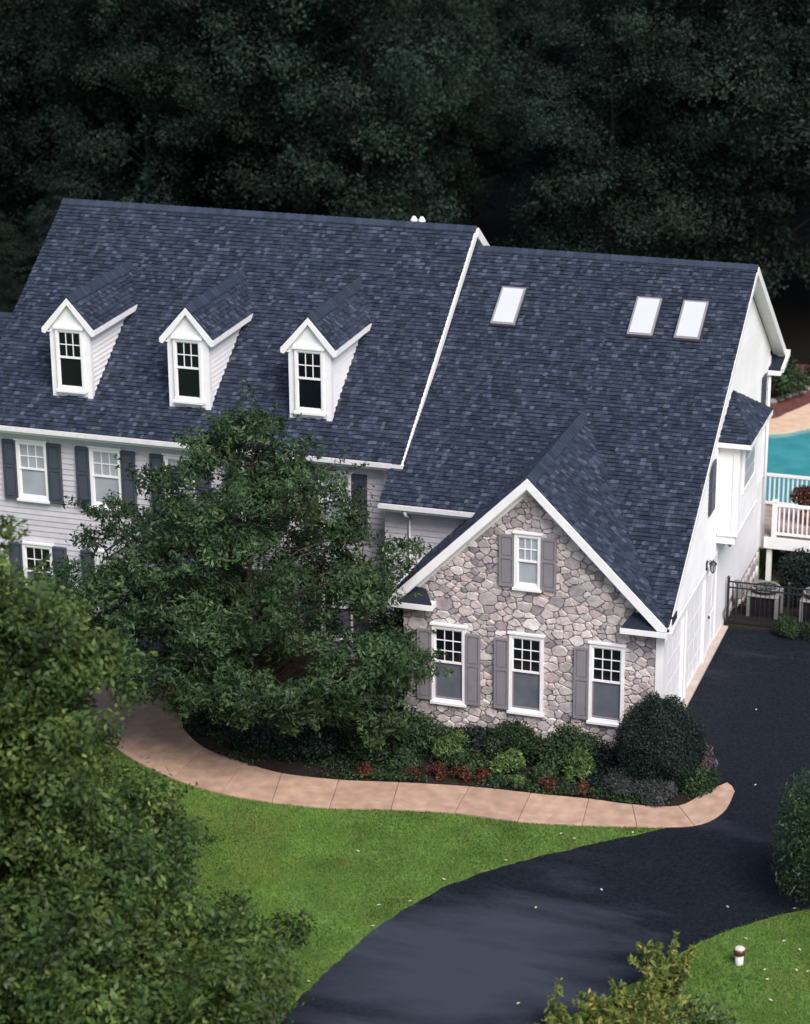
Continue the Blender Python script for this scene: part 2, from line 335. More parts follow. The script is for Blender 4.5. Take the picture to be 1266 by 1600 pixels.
# dormers
DX = (-15.287, -12.008, -8.735); DYF, DZA, DHW, DZF, DZB, DBW, DYW = 3.865, 8.788, .712, 7.995, 6.134, .545, 3.96
dl_ = math.hypot(DHW, DZA-DZF); yre = MYE+(DZA-MZE)/MS; yfe = MYE+(DZF-MZE)/MS
for X in DX:
    plane_shingles((X+DHW, DYF, DZF+.01), (0, 1, 0), nrm((-DHW, 0, DZA-DZF)), [(0, 0), (yfe-DYF, 0), (yre-DYF, dl_), (0, dl_)], e=.12)
    plane_shingles((X-DHW, yre, DZF+.01), (0, -1, 0), nrm((DHW, 0, DZA-DZF)), [(yre-yfe, 0), (yre-DYF, 0), (yre-DYF, dl_), (0, dl_)], e=.12)
# bay roof
BX, BY0, BY1, BZ, BAY, BAZ = 1.92, 6.55, 9.62, 5.67, 8.25, 6.5
A = Vector((1.1, BAY, BAZ)); Ecor = Vector((1.1, BY0, BZ)); Dc = Vector((BX, BY0, BZ)); Cc = Vector((BX, BY1, BZ)); Fc = Vector((1.1, BY1, BZ))
def tri_shingles(a, b, apex):
    u = (b-a); L_ = u.length; u.normalize(); q = apex-a; uu = q.dot(u); v = q-u*uu; plane_shingles(a, u, v, [(0, 0), (L_, 0), (uu, v.length)], e=.12)
tri_shingles(Dc, Cc, A); tri_shingles(Ecor, Dc, A); tri_shingles(Cc, Fc, A)
# lower side roof at far left
LZR, LZE, LYE = 6.55, 4.1, 5.2; lv = nrm((0, MYR-LYE, LZR-LZE)); plane_shingles((-25, LYE, LZE), (1, 0, 0), lv, [(0, 0), (6.9, 0), (6.9, math.hypot(MYR-LYE, LZR-LZE)), (0, math.hypot(MYR-LYE, LZR-LZE))])
# portico roof
PX, PHW, PZE, PZA, PY0, PY1 = -12.02, 1.42, 2.92, 3.95, 1.35, 3.38; pl = math.hypot(PHW, PZA-PZE)
plane_shingles((PX+PHW, PY0, PZE), (0, 1, 0), nrm((-PHW, 0, PZA-PZE)), [(0, 0), (PY1-PY0, 0), (PY1-PY0, pl), (0, pl)])
plane_shingles((PX-PHW, PY1, PZE), (0, -1, 0), nrm((PHW, 0, PZA-PZE)), [(0, 0), (PY1-PY0, 0), (PY1-PY0, pl), (0, pl)])

def shingle_geo(s, mb):
    o, u, v, n, P, v0, lift, rd, e = s
    top = [o+u*p[0]+v*p[1]+n*(.006+lift*max(0, 1-(p[1]-v0)/(e*1.05))) for p in P]; bot = [o+u*p[0]+v*p[1]+n*-.012 for p in P]
    b = len(mb.v); m = len(P); mb.v += [tuple(p) for p in top+bot]
    mb.f.append(tuple(b+i for i in range(m))); mb.a.append(rd)
    for i in range(m): j = (i+1) % m; mb.f.append((b+j, b+i, b+m+i, b+m+j)); mb.a.append(rd)
camloc = Vector((11.63, -50.45, 24.57))
cand = sorted((i for i in range(N_MAIN, N_GAB)), key=lambda i: (SHG[i][0]+SHG[i][1]*SHG[i][4][0][0]+SHG[i][2]*SHG[i][4][0][1]-camloc).length)
near300 = set(cand[:300])
mb = MB()
for i, s in enumerate(SHG):
    if i not in near300: shingle_geo(s, mb)
stuff(mb.build('roof_shingles', 'shingle', house))
# --- roof decks (what the shingles are nailed to) with thickness
def slab_part(name, pts, d, m='deck', parent=house): return MB().prism(pts, d).build(name, m, parent)
T = (0, 0, -.14)
slab_part('main_roof', [(MX0, MYE, MZE), (MX1, MYE, MZE), (MX1, MYR, MZR), (MX0, MYR, MZR)], T)
slab_part('main_roof', [(MX0, MYR, MZR), (MX1, MYR, MZR), (MX1, 15.86, MZE), (MX0, 15.86, MZE)], T)
slab_part('wing_roof', [(-6.29, 2.0, wz(2)), (-3.79, 2.0, wz(2)), (XA, YGV, ZA), (XA, WYR, WZR), (-6.29, WYR, WZR)], T)
slab_part('wing_roof', [(XA, YGV, ZA), (XA+GH, -.3, ZF), (WX1, -.3, ZF), (WX1, WYR, WZR), (XA, WYR, WZR)], T)
WYB, WZB = 14.55, 5.86
slab_part('wing_roof', [(-6.29, WYR, WZR), (WX1, WYR, WZR), (WX1, WYB, WZB), (-6.29, WYB, WZB)], T)
groof = slab_part('gable_roof', [(XA+GH, -.3, ZF), (XA, YGV, ZA), (XA, -.3, ZA)], T)
slab_part('gable_roof', [(XA-GH, -.3, ZF), (XA, -.3, ZA), (XA, YGV, ZA), (-3.79, 2.0, wz(2)), (-3.79, 2.4, wz(2)-.0), (XA-GH, 2.4, ZF)], T)
for i in cand[:300]:
    q = MB(); shingle_geo(SHG[i], q); q.build('shingle', 'shingle', groof)
# --- ridge caps
def ridge_caps(p, q, sx, sl, name='ridge_cap'):
    """p-q ridge line; sx horizontal side vector; sl fall for each metre"""
    p, q, sx = Vector(p), Vector(q), Vector(sx); L_ = (q-p).length; d = (q-p)/L_; mbc = MB(); t = 0
    while t < L_:
        e = min(t+.20, L_); k = random.uniform(.02, .03); rd = random.uniform(.3, .8)
        for a, b, h0, h1 in ((t, e+.02, .075, .06),):
            A0, B0 = p+d*a, p+d*b; w_ = .17
            pts = [A0+Vector((0, 0, h0)), A0+sx*w_+Vector((0, 0, h0-sl*w_)), B0+sx*w_+Vector((0, 0, h1-sl*w_)), B0+Vector((0, 0, h1)), B0-sx*w_+Vector((0, 0, h1-sl*w_)), A0-sx*w_+Vector((0, 0, h0-sl*w_))]
            b0 = len(mbc.v); dn = Vector((0, 0, -.05)); mbc.v += [tuple(x) for x in pts]+[tuple(x+dn) for x in pts]
            F = [(0, 1, 2, 3), (0, 3, 4, 5), (1, 7, 8, 2), (5, 4, 10, 11), (0, 6, 7, 1), (0, 5, 11, 6)]
            for f_ in F: mbc.f.append(tuple(b0+i for i in f_)); mbc.a.append(rd)
        t += .20
    return stuff(mbc.build(name, 'shingle', house))
ridge_caps((MX0, MYR, MZR), (MX1, MYR, MZR), (0, -1, 0), MS)
ridge_caps((-6.0, WYR, WZR), (WX1, WYR, WZR), (0, -1, 0), WS)
ridge_caps((XA, -.3, ZA), (XA, YGV+.1, ZA), (1, 0, 0), GS)
ridge_caps((PX, PY0, PZA), (PX, PY1, PZA), (1, 0, 0), .68)

# --- walls
# main front wall: backing and lapped boards
def siding_wall(name, x0, x1, y, z0, z1, m, exp=.118, top=None):
    wl = MB().box(x0, x1, y+.02, y+.18, z0, z1).build(name, m, house)
    z = z0
    while z < z1-.02:
        e = min(z+exp+.012, z1)
        MB().prism([(x0, y+.004, e), (x0, y-.018, z), (x0, y+.018, z), (x0, y+.018, e)], (x1-x0, 0, 0)).build('siding_board', m, wl)
        z += exp
    return wl
fw = siding_wall('front_wall', -17.68, -6.32, 3.4, -.3, 5.42, 'siding', .15)
MB().box(-17.7, -17.55, 3.36, 3.37+.2, -.3, 5.40).build('corner_board', 'white', house)
MB().box(-6.62, -6.30, 3.345, 3.55, -.3, 5.42).build('corner_board', 'white', house)
# main side walls and gable ends
MB().prism([(-6.48, 3.6, -.3), (-6.48, 15.4, -.3), (-6.48, 15.4, mz(3.6)-.2), (-6.48, MYR, MZR-.22), (-6.48, 3.6, mz(3.6)-.2)], (.15, 0, 0)).build('side_wall', 'siding_white', house)
MB().prism([(-17.68, 3.6, -.3), (-17.68, 15.4, -.3), (-17.68, 15.4, mz(3.6)-.2), (-17.68, MYR, MZR-.22), (-17.68, 3.6, mz(3.6)-.2)], (.15, 0, 0)).build('side_wall', 'siding_white', house)
MB().box(-17.5, -6.5, 15.2, 15.4, -.9, 5.3).build('rear_wall', 'siding_white', house)
# wing front wall (set back) left of the gable
ww_ = siding_wall('wing_front_wall', -6.28, -3.3, 2.4, -.1, 4.66, 'siding', .15)
# wing side wall facing the drive, front door bays recessed
XW = 1.1
def side_poly(pts, x0=XW-.16, d=.14, name='side_wall', m='siding_white'): return MB().prism([(x0, y, z) for y, z in pts], (d, 0, 0)).build(name, m, house)
HD = 2.45
sw = side_poly([(.06, HD), (13.9, HD), (13.9, 5.9), (WYR, WZR-.2), (.06, wz(.06)-.16)])
side_poly([(.06, 0), (.75, 0), (.75, HD), (.06, HD)], name='side_pier'); side_poly([(3.05, 0), (3.35, 0), (3.35, HD), (3.05, HD)], name='side_pier'); side_poly([(5.65, 0), (6.15, 0), (6.15, HD), (5.65, HD)], name='side_pier'); side_poly([(7.2, 0), (8.2, 0), (8.2, HD), (7.2, HD)], name='side_pier')
side_poly([(8.2, .45), (13.9, .3), (13.9, HD), (8.2, HD)], name='side_pier')
fd = MB().box(XW-.3, XW-.05, 8.2, 13.88, -1.0, .5).build('foundation', 'mortar', house)
z = HD+.02; k = 0
while z < 9.0:                                         # lapped boards up the side gable
    ya = max(.08, (z+.16+.12-ZF)/WS-.3); yb = min(13.88, WYR+(WZR-.2-z-.13)/.70)
    if yb-ya > .3: MB().prism([(XW-.012, ya, z+.132), (XW+.012, ya, z), (XW-.02, ya, z), (XW-.02, ya, z+.132)], (0, yb-ya, 0)).build('siding_board', 'siding_white', sw)
    z += .122
MB().box(-6.3, XW-.16, 13.7, 13.9, -.9, 5.9).build('rear_wall', 'siding_white', house)
MB().box(XW-.02, XW+.03, 13.72, 13.93, .25, 5.85).build('corner_board', 'white', house)
MB().box(XW-.02, XW+.022, .09, 8.15, HD+.002, HD+.16).build('door_head_trim', 'white', house)
# stone gable wall: backing + stones
GX0, GX1 = XA-3.08, XA+3.08
sg = MB().prism([(GX0, .03, -.3), (GX1, .03, -.3), (GX1, .03, ZF-.15), (XA, .03, ZA-.18), (GX0, .03, ZF-.15)], (0, .25, 0)).build('stone_wall', 'mortar', house)
MB().box(GX0, GX0+.2, .28, 2.42, -.1, ZF-.1).build('return_wall', 'siding', house)
wallp = [(GX0+.01, -.12), (GX1-.05, -.12), (GX1-.05, ZF-.22), (XA, ZA-.30), (GX0+.01, ZF-.22)]
LW = [(-4.308, .763), (-2.412, .763), (-.485, .763)]; WW_, WH = .83, 1.95
holes = [(x+.03, z+.03, x+WW_-.03, z+WH-.03) for x, z in LW] + [(-2.28, 3.92, -1.70, 5.2)]
seeds = []
def try_seed(x, y, r):
    if not in_poly(wallp, x, y): return
    for h in holes:
        if h[0]-.02 < x < h[2]+.02 and h[1]-.02 < y < h[3]+.02: return
    for (a, b, c) in seeds:
        if ((a-x)*.82)**2+((b-y)*1.15)**2 < ((c+r)*.80)**2: return
    seeds.append((x, y, r))
for r, n in ((.20, 12), (.155, 80), (.12, 420), (.092, 2400), (.072, 8000)):
    for _ in range(n): try_seed(random.uniform(GX0, GX1), random.uniform(-.12, ZA), r*random.uniform(.9, 1.12))
seeds = seeds[:]
stones = []
for (x, y, r) in seeds:
    P = list(wallp)
    for (a, b, c) in seeds:
        d2 = (a-x)**2+(b-y)**2
        if d2 == 0 or d2 > 1.6: continue
        kx, ky = .67, 1.32; P = clip_half(P, 2*kx*(a-x), 2*ky*(b-y), (kx*a*a+ky*b*b-c*c)-(kx*x*x+ky*y*y-r*r))
        if len(P) < 3: break
    if len(P) < 3: continue
    for h in holes:                                    # trim to the window opening on the side the stone stands
        if x < h[0]: cut = (1, 0, h[0]+.05)
        elif x > h[2]: cut = (-1, 0, -h[2]+.05)
        elif y < h[1]: cut = (0, 1, h[1]+.05)
        else: cut = (0, -1, -h[3]+.05)
        xs_ = [p[0] for p in P]; ys_ = [p[1] for p in P]
        if max(xs_) > h[0] and min(xs_) < h[2] and max(ys_) > h[1] and min(ys_) < h[3]: P = clip_half(P, *cut)
        if len(P) < 3: break
    if len(P) < 3: continue
    cx, cy = sum(p[0] for p in P)/len(P), sum(p[1] for p in P)/len(P)
    # knock the corners off and roughen the edges
    Q = []
    for i in range(len(P)):
        p, q = P[i], P[(i+1) % len(P)]; L_ = math.hypot(q[0]-p[0], q[1]-p[1])
        for f in ((.12, .5, .88) if L_ > .13 else (.2, .8)): Q.append((p[0]+(q[0]-p[0])*f+random.uniform(-.009, .009), p[1]+(q[1]-p[1])*f+random.uniform(-.009, .009)))
    R = []
    for p in Q:
        if not R or math.hypot(p[0]-R[-1][0], p[1]-R[-1][1]) > .03: R.append(p)
    if len(R) < 4: continue
    def ins(p, d):
        dx, dy = p[0]-cx, p[1]-cy; L_ = math.hypot(dx, dy) or 1; return (p[0]-dx/L_*min(d, L_*.6)+random.uniform(-.008, .008), p[1]-dy/L_*min(d, L_*.6)+random.uniform(-.008, .008))
    pr_ = random.uniform(.022, .055); tx, ty = random.uniform(-.10, .10), random.uniform(-.10, .10)
    base = [ins(p, .002) for p in R]; mid = [ins(p, .006) for p in base]; cap = [ins(p, .022) for p in base]
    q = MB(); n_ = len(R)
    q.v = [(p[0], .045, p[1]) for p in base]+[(p[0], -pr_*.35, p[1]) for p in mid]+[(p[0], max(-.068, -pr_+(p[0]-cx)*tx+(p[1]-cy)*ty), p[1]) for p in cap]
    for l in (0, 1):
        for i in range(n_): j = (i+1) % n_; q.f.append((l*n_+i, l*n_+j, (l+1)*n_+j, (l+1)*n_+i))
    q.f.append(tuple(2*n_+i for i in range(n_)))
    stones.append((q, max(p[0] for p in R)-min(p[0] for p in R)))
stones.sort(key=lambda t: -t[1]); rest = MB()
for i, (q, _) in enumerate(stones):
    if i < 300: q.build('stone', 'stone', sg)
    else:
        b0 = len(rest.v); rest.v += q.v; rest.f += [tuple(b0+k for k in f_) for f_ in q.f]; rest.a += [random.random()]*len(q.f)
if rest.v:
    ms_ = mat('small_field_stone', (.3, .25, .28), .85, .22, 9, .7, 28, attr='rnd', ramp=[(0, (.23, .21, .225)), (.15, (.34, .295, .31)), (.4, (.46, .405, .41)), (.65, (.56, .505, .50)), (.8, (.48, .385, .385)), (1, (.63, .565, .55))])
    stuff(rest.build('small_stones', ms_, sg))
print('stones', len(stones), 'shingles', len(SHG))
MB().box(GX1-.05, GX1+.13, -.05, .07, 0, ZF-.15).build('corner_board', 'white', house)
MB().box(GX1+.0, GX1+.115, .07, .16, 0, ZF-.15).build('corner_board', 'white', house)

# --- trims: fascia, rake boards, gutters, soffits
def beam(name, p, q, up, wd, ht, m='white', parent=house): return MB().beam(p, q, up, wd, ht).build(name, m, parent)
# gable rakes (front face at y = -0.33)
for s in (-1, 1):
    up = Vector((s*GS, 0, 1)).normalized(); off = up*.085
    p = Vector((XA, -.315, ZA))-Vector((0, 0, .125)); q_ = Vector((XA+s*(GH+.03), -.315, ZF-.03))-off
    MB().prism([(XA, -.335, ZA+.012), (XA+s*(GH+.05), -.335, ZF-.04), (XA+s*(GH+.05), -.335, ZF-.20), (XA+s*(GH-.04), -.335, ZF-.24), (XA, -.335, ZA-.235)][::s], (0, .05, 0)).build('rake_board', 'white', house)
    MB().prism([(XA, -.285, ZA-.235), (XA+s*(GH-.09), -.285, ZF-.185), (XA+s*(GH-.09), -.285, ZF-.215), (XA, -.285, ZA-.27)][::s], (0, .31, 0)).build('soffit', 'white', house)
    MB().prism([(XA, -.05, ZA-.26), (XA+s*(GH-.24), -.05, ZF-.06), (XA+s*(GH-.24), -.05, ZF-.20), (XA, -.05, ZA-.42)][::s], (0, .03, 0)).build('frieze_board', 'white', house)
    # boxed return with its own little roof
    xo, xi = XA+s*(GH+.08), XA+s*(GH-1.03)
    a_, b_ = min(xo, xi), max(xo, xi)
    MB().box(a_, b_, -.36, .02, 3.16, 3.29).build('eave_return', 'white', house)
    MB().prism([(xo-s*.02, -.34, 3.295), (xi+s*.02, -.34, 3.295), (xi+s*.28, -.02, 3.60), (xo-s*.45, -.02, 3.66)][::s], (0, .02, .03)).build('return_roof', 'shingle', house)
    # side gutters of the gable
beam('gutter', (XA-GH-.05, -.33, ZF-.06), (XA-GH-.05, 2.35, ZF-.06), (0, 0, 1), .11, .10, 'gutter')
beam('gutter', (WX1+.03, -.36, 3.24), (WX1+.03, .45, 3.30), (0, 0, 1), .09, .11, 'gutter')
MB().box(WX1-.05, WX1+.04, -.1, .35, ZF-.02, ZF+.16).build('flashing', 'darkmetal', house)
# wing rakes
beam('rake_board', (WX1-.01, -.28, ZF-.09), (WX1-.01, WYR, WZR-.09), (0, 0, 1), .05, .17)
beam('rake_board', (WX1-.01, WYR, WZR-.09), (WX1-.01, WYB, WZB-.09), (0, 0, 1), .06, .2)
MB().prism([(XW, WYR, WZR-.16), (WX1-.03, WYR, WZR-.16), (WX1-.03, WYB, WZB-.16), (XW, WYB, WZB-.16)], (0, 0, -.03)).build('soffit', 'white', house)
MB().prism([(XW, -.2, wz(-.2)-.155), (WX1-.03, -.2, wz(-.2)-.155), (WX1-.03, WYR, WZR-.155), (XW, WYR, WZR-.155)], (0, 0, -.03)).build('soffit', 'white', house)
beam('gutter', (-6.25, WYB+.06, WZB-.06), (WX1+.12, WYB+.06, WZB-.06), (0, 0, 1), .12, .12, 'gutter')
beam('gutter', (WX1+.08, WYB-.95, WZB-.32), (WX1+.08, WYB+.1, WZB-.10), (0, 0, 1), .08, .12, 'gutter')
MB().box(1.12, WX1+.06, 13.5, 14.45, 5.42, 5.54).build('eave_return', 'white', house)
MB().prism([(1.12, 13.55, 5.545), (WX1+.04, 13.55, 5.545), (WX1+.04, 14.4, 5.6), (1.12, 14.4, 5.75)], (0, 0, .03)).build('return_roof', 'shingle', house)
# main rakes, eave gutter, return
beam('rake_board', (MX1+.012, MYE, MZE-.085), (MX1+.012, MYR, MZR-.085), (0, 0, 1), .05, .19)
beam('rake_board', (MX1+.012, MYR, MZR-.10), (MX1+.012, 15.8, MZE-.07), (0, 0, 1), .07, .24)
MB().prism([(-6.33, MYR, MZR-.16), (MX1-.02, MYR, MZR-.16), (MX1-.02, 15.8, MZE-.13), (-6.33, 15.8, MZE-.13)], (0, 0, -.03)).build('soffit', 'white', house)
MB().prism([(-6.33, MYE, MZE-.16), (MX1-.02, MYE, MZE-.16), (MX1-.02, MYR, MZR-.16), (-6.33, MYR, MZR-.16)], (0, 0, -.03)).build('soffit', 'white', house)
beam('rake_board', (MX0+.07, MYE, MZE-.12), (MX0+.07, MYR, MZR-.12), (0, 0, 1), .05, .19)
def gutter(x0, x1, y, z):
    t = MB(); t.box(x0, x1, y-.13, y-.115, z-.09, z+.02); t.box(x0, x1, y-.115, y-.02, z-.09, z-.075); t.box(x0, x1, y-.02, y-.005, z-.09, z+.0); return t.build('gutter', 'gutter', house)
gutter(MX0-.03, MX1+.06, MYE, MZE-.005); MB().box(MX0, MX1, MYE+.02, 3.4, MZE-.2, MZE-.165).build('soffit', 'white', house); MB().box(MX0, MX1+.01, MYE, MYE+.02, MZE-.2, MZE-.02).build('fascia_board', 'white', house)
beam('eave_return', (MX1+.03, MYE-.1, MZE-.07), (MX1+.03, 4.35, MZE-.0), (0, 0, 1), .07, .13)
MB().prism([(-6.32, 3.05, 5.3), (-6.02, 3.05, 5.3), (-6.02, 4.3, 5.3), (-6.32, 4.3, 5.3)], (0, 0, .03)).build('return_soffit', 'white', house)
gutter(-6.28, -3.72, 2.0, wz(2.0)-.005); MB().box(-6.28, -3.9, 2.02, 2.4, wz(2)-.2, wz(2)-.165).build('soffit', 'white', house); MB().box(-6.28, -3.75, 2.0, 2.02, wz(2)-.2, wz(2)-.02).build('fascia_board', 'white', house)
# downspout of the wing wall
dsp = MB(); dsp.tube([(-5.62, 1.95, 4.72), (-5.62, 1.97, 4.60), (-5.62, 2.30, 4.42), (-5.62, 2.34, 4.34), (-5.62, 2.34, .1)], [.045]*5, 8); dsp.build('downspout', 'gutter', house, True)
dsp = MB(); dsp.tube([(1.16, 13.6, 5.4), (1.16, 13.6, .3)], [.04]*2, 8); dsp.build('downspout', 'gutter', house, True)
# white vent caps behind the main ridge
for x in (-7.86, -7.64):
    v_ = MB(); v_.lathe((x, 9.72, 9.72), [(0, .05), (.26, .05), (.26, .10), (.30, .10), (.40, .035), (.40, .001)], 12); v_.build('roof_vent', 'white', house, True)

# --- windows
def window(x, y, z, wd, ht, cols, rows, upper=.47, m_up='glass', m_low='screen', group=None, parent=house, casing=.075, name='window', sill=True):
    """double hung window in a wall facing -y, (x, z) its lower left outer corner, y the wall face"""
    fr = MB(); yo = y-.085; c = casing
    fr.box(x, x+c, yo, y+.05, z, z+ht); fr.box(x+wd-c, x+wd, yo, y+.05, z, z+ht); fr.box(x+c, x+wd-c, yo, y+.05, z+ht-c*1.15, z+ht)
    fr.box(x+c, x+wd-c, yo, y+.05, z, z+c*.8)
    fr.box(x-.035, x+wd+.035, yo-.035, y+.04, z+ht+.002, z+ht+.045)
    wn_ = fr.build(name, 'white', parent if parent is house else parent)
    W = wn_ if parent is house else parent
    if sill: MB().box(x-.03, x+wd+.03, yo-.05, y+.03, z-.062, z-.002).build('sill', 'white', W)
    ix0, ix1, iz0, iz1 = x+c, x+wd-c, z+c*.8, z+ht-c*1.15; H = iz1-iz0; zm = iz0+H*(1-upper)
    st = .028
    # upper sash
    r_ = MB(); yu = y-.045
    r_.box(ix0, ix1, yu-.02, yu+.03, zm-.02, zm+.028); r_.box(ix0, ix1, yu-.012, yu+.03, iz1-.035, iz1); r_.box(ix0, ix0+st, yu-.012, yu+.03, zm+.028, iz1-.035); r_.box(ix1-st, ix1, yu-.012, yu+.03, zm+.028, iz1-.035)
    ux0, ux1, uz0, uz1 = ix0+st, ix1-st, zm+.028, iz1-.035
    r_.build('upper_sash', 'white', W)
    mt = .02; cw = (ux1-ux0)/cols; rh = (uz1-uz0)/rows
    for i in range(1, cols): MB().box(ux0+i*cw-mt/2, ux0+i*cw+mt/2, yu-.01, yu+.02, uz0, uz1).build('muntin', 'white', W)
    for j in range(1, rows): MB().box(ux0, ux1, yu-.008, yu+.02, uz0+j*rh-mt/2, uz0+j*rh+mt/2).build('muntin', 'white', W)
    for i in range(cols):
        for j in range(rows): MB().box(ux0+i*cw+mt/2-.004, ux0+(i+1)*cw-mt/2+.004, yu+.012, yu+.022, uz0+j*rh+mt/2-.004, uz0+(j+1)*rh-mt/2+.004).build('pane', m_up, W)
    # lower sash
    r_ = MB(); yl = y-.03; l2 = .03; r_.box(ix0, ix0+l2, yl-.01, yl+.03, iz0, zm-.02); r_.box(ix1-l2, ix1, yl-.01, yl+.03, iz0, zm-.02); r_.box(ix0+l2, ix1-l2, yl-.01, yl+.03, iz0, iz0+.05)
    r_.build('lower_sash', 'shutter' if m_low == 'screen' else 'white', W)
    MB().box(ix0+l2-.005, ix1-l2+.005, yl+.004, yl+.016, iz0+.045, zm-.015).build('screen' if m_low == 'screen' else 'pane', m_low, W)
    return wn_
def shutter(x, y, z, wd, ht, m):
    s_ = MB(); e = .045; f0 = y-.11; f1 = y-.02; mid = z+ht*.56
    s_.box(x, x+e, f0, f1, z, z+ht); s_.box(x+wd-e, x+wd, f0, f1, z, z+ht)
    for a, b in ((z, z+.07), (mid-.035, mid+.035), (z+ht-.06, z+ht)): s_.box(x+e, x+wd-e, f0, f1, a, b)
    o = s_.build('shutter', m, house)
    for a, b in ((z+.07, mid-.035), (mid+.035, z+ht-.06)):
        p_ = MB(); p_.box(x+e, x+wd-e, f0+.025, f1, a, b); p_.box(x+e+.025, x+wd-e-.025, f0+.008, f0+.025, a+.025, b-.025); p_.build('panel', m, o)
for i, (x, z) in enumerate(LW):
    window(x, 0, z, WW_, WH, 3, 3, .47)
    if i < 2 or i == 0: pass
for x in (-4.308+WW_+.0, ): pass
SHW = .355
for x in (-4.308-SHW-.005, -4.308+WW_+.005, -2.412-SHW-.005, -.485-SHW-.005): shutter(x, 0, .78, SHW, 1.80, 'shutter')
window(-2.309, 0, 3.90, .64, 1.325, 3, 2, .5, 'curtain', 'curtain')
for x in (-2.309-.36, -2.309+.645): shutter(x, 0, 3.90, .355, 1.27, 'shutter')
for i, cx in enumerate((-16.27, -14.18, -12.09, -10.0, -7.9)):
    window(cx-.44, 3.4, 3.44, .88, 1.6, 3, 2, .47, 'curtain', 'curtain')
    for x in (cx-.44-.39, cx+.445): shutter(x, 3.4, 3.40, .385, 1.62, 'shutter_dark')
    if i != 2:
        window(cx-.44, 3.4, .55, .88, 1.63, 3, 2, .47, 'glass', 'screen')
        for x in (cx-.44-.39, cx+.445): shutter(x, 3.4, .52, .385, 1.65, 'shutter_dark')
# shutters and windows on the side wall towards the drive
for y0, y1, z0, z1 in ((5.5, 6.15, 4.05, 5.35), (12.62, 13.15, 4.0, 5.58)):
    s_ = MB(); s_.box(XW+.014, XW+.06, y0, y1, z0, z1); o = s_.build('shutter', 'shutter_dark', house)
    for a, b in ((z0+.08, (z0+z1)/2-.04), ((z0+z1)/2+.04, z1-.08)): MB().box(XW+.06, XW+.075, y0+.07, y1-.07, a, b).build('panel', 'shutter_dark', o)

# --- dormers
for X in DX:
    yb_ = MYE+(DZB-MZE)/MS; L_, R_ = X-DBW, X+DBW; zt = DZF+.06; zp = DZA-.13
    d = MB(); d.prism([(L_, DYW, DZB-.1), (R_, DYW, DZB-.1), (R_, DYW, zt), (X, DYW, zp-.05), (L_, DYW, zt)], (0, .1, 0))
    dm_ = d.build('dormer', 'white', house)
    for s, xx in ((-1, L_), (1, R_)):                   # cheeks with lapped boards
        yt = MYE+(zt-MZE)/MS; x_in = xx-s*.08
        MB().prism([(x_in, DYW+.1, DZB), (x_in, yt, zt), (x_in, DYW+.1, zt)][::s], (s*.065, 0, 0)).build('cheek', 'siding_white', dm_)
        z = DZB+.05
        while z < zt-.05:
            z1 = min(z+.135, zt); y1 = MYE+(z-MZE)/MS+.05
            MB().prism([(xx-s*.015, DYW+.1, z1), (xx+s*.012, DYW+.1, z), (xx-s*.015, DYW+.1, z)][::-s], (0, max(.05, y1-DYW-.1), 0)).build('siding_board', 'siding_white', dm_)
            z += .125
        MB().box(min(xx-s*.12, xx+s*.02), max(xx-s*.12, xx+s*.02), DYW-.022, DYW+.12, DZB-.04, zt-.02).build('corner_trim', 'white', dm_)
        # rake board, eave fascia and soffit
        MB().prism([(X, DYF-.02, DZA+.01), (X+s*(DHW+.03), DYF-.02, DZF-.03), (X+s*(DHW+.03), DYF-.02, DZF-.14), (X+s*(DHW-.06), DYF-.02, DZF-.17), (X, DYF-.02, DZA-.17)][::s], (0, .04, 0)).build('rake_board', 'white', dm_)
        MB().prism([(X, DYF+.02, DZA-.02), (X+s*DHW, DYF+.02, DZF-.02), (X+s*DHW, yfe-.02, DZF-.02), (X, yre-.05, DZA-.02)][::s], (0, 0, -.06)).build('roof_deck', 'white', dm_)
        beam('eave_fascia', (X+s*(DHW+.012), DYF+.02, DZF-.07), (X+s*(DHW+.012), yfe-.02, DZF-.07), (0, 0, 1), .035, .13, 'white', dm_)
        MB().box(min(X+s*(DBW-.02), X+s*DHW), max(X+s*(DBW-.02), X+s*DHW), DYF+.02, yfe-.3, DZF-.13, DZF-.10).build('soffit', 'white', dm_)
    MB().box(L_+.1, R_-.1, DYW-.018, DYW+.005, DZF-.02, DZF+.07).build('frieze', 'white', dm_)
    MB().box(L_-.06, R_+.08, DYW-.08, DYW+.05, DZB-.085, DZB-.05).build('flashing', 'white', dm_)
    ridge_caps((X, DYF, DZA+.01), (X, yre+.05, DZA+.01), (1, 0, 0), 1.1)
    window(X-.385, DYW, 6.35, .76, 1.62, 3, 2, .46, 'glass', 'glass', parent=dm_, casing=.06, name='window_casing')
# --- skylights
wn3 = Vector((0, -WS, 1)).normalized()
for x0, x1 in ((-4.98, -4.34), (-1.42, -.77), (-.22, .42)):
    y0, y1 = 7.13, 8.24; a, b = Vector((x0, y0, wz(y0))), Vector((x1, y1, wz(y1)))
    def quad(i, h): return [Vector((x0+i, y0+i, wz(y0+i)))+wn3*h, Vector((x1-i, y0+i, wz(y0+i)))+wn3*h, Vector((x1-i, y1-i, wz(y1-i)))+wn3*h, Vector((x0+i, y1-i, wz(y1-i)))+wn3*h]
    sk = MB().prism(quad(-.03, -.02), wn3*.075).build('skylight', 'darkmetal', house)
    MB().prism(quad(.0, .056), wn3*.06).build('skylight_frame', 'shutter', sk)
    MB().prism(quad(.05, .117), wn3*.012).build('skylight_pane', 'skylight', sk)
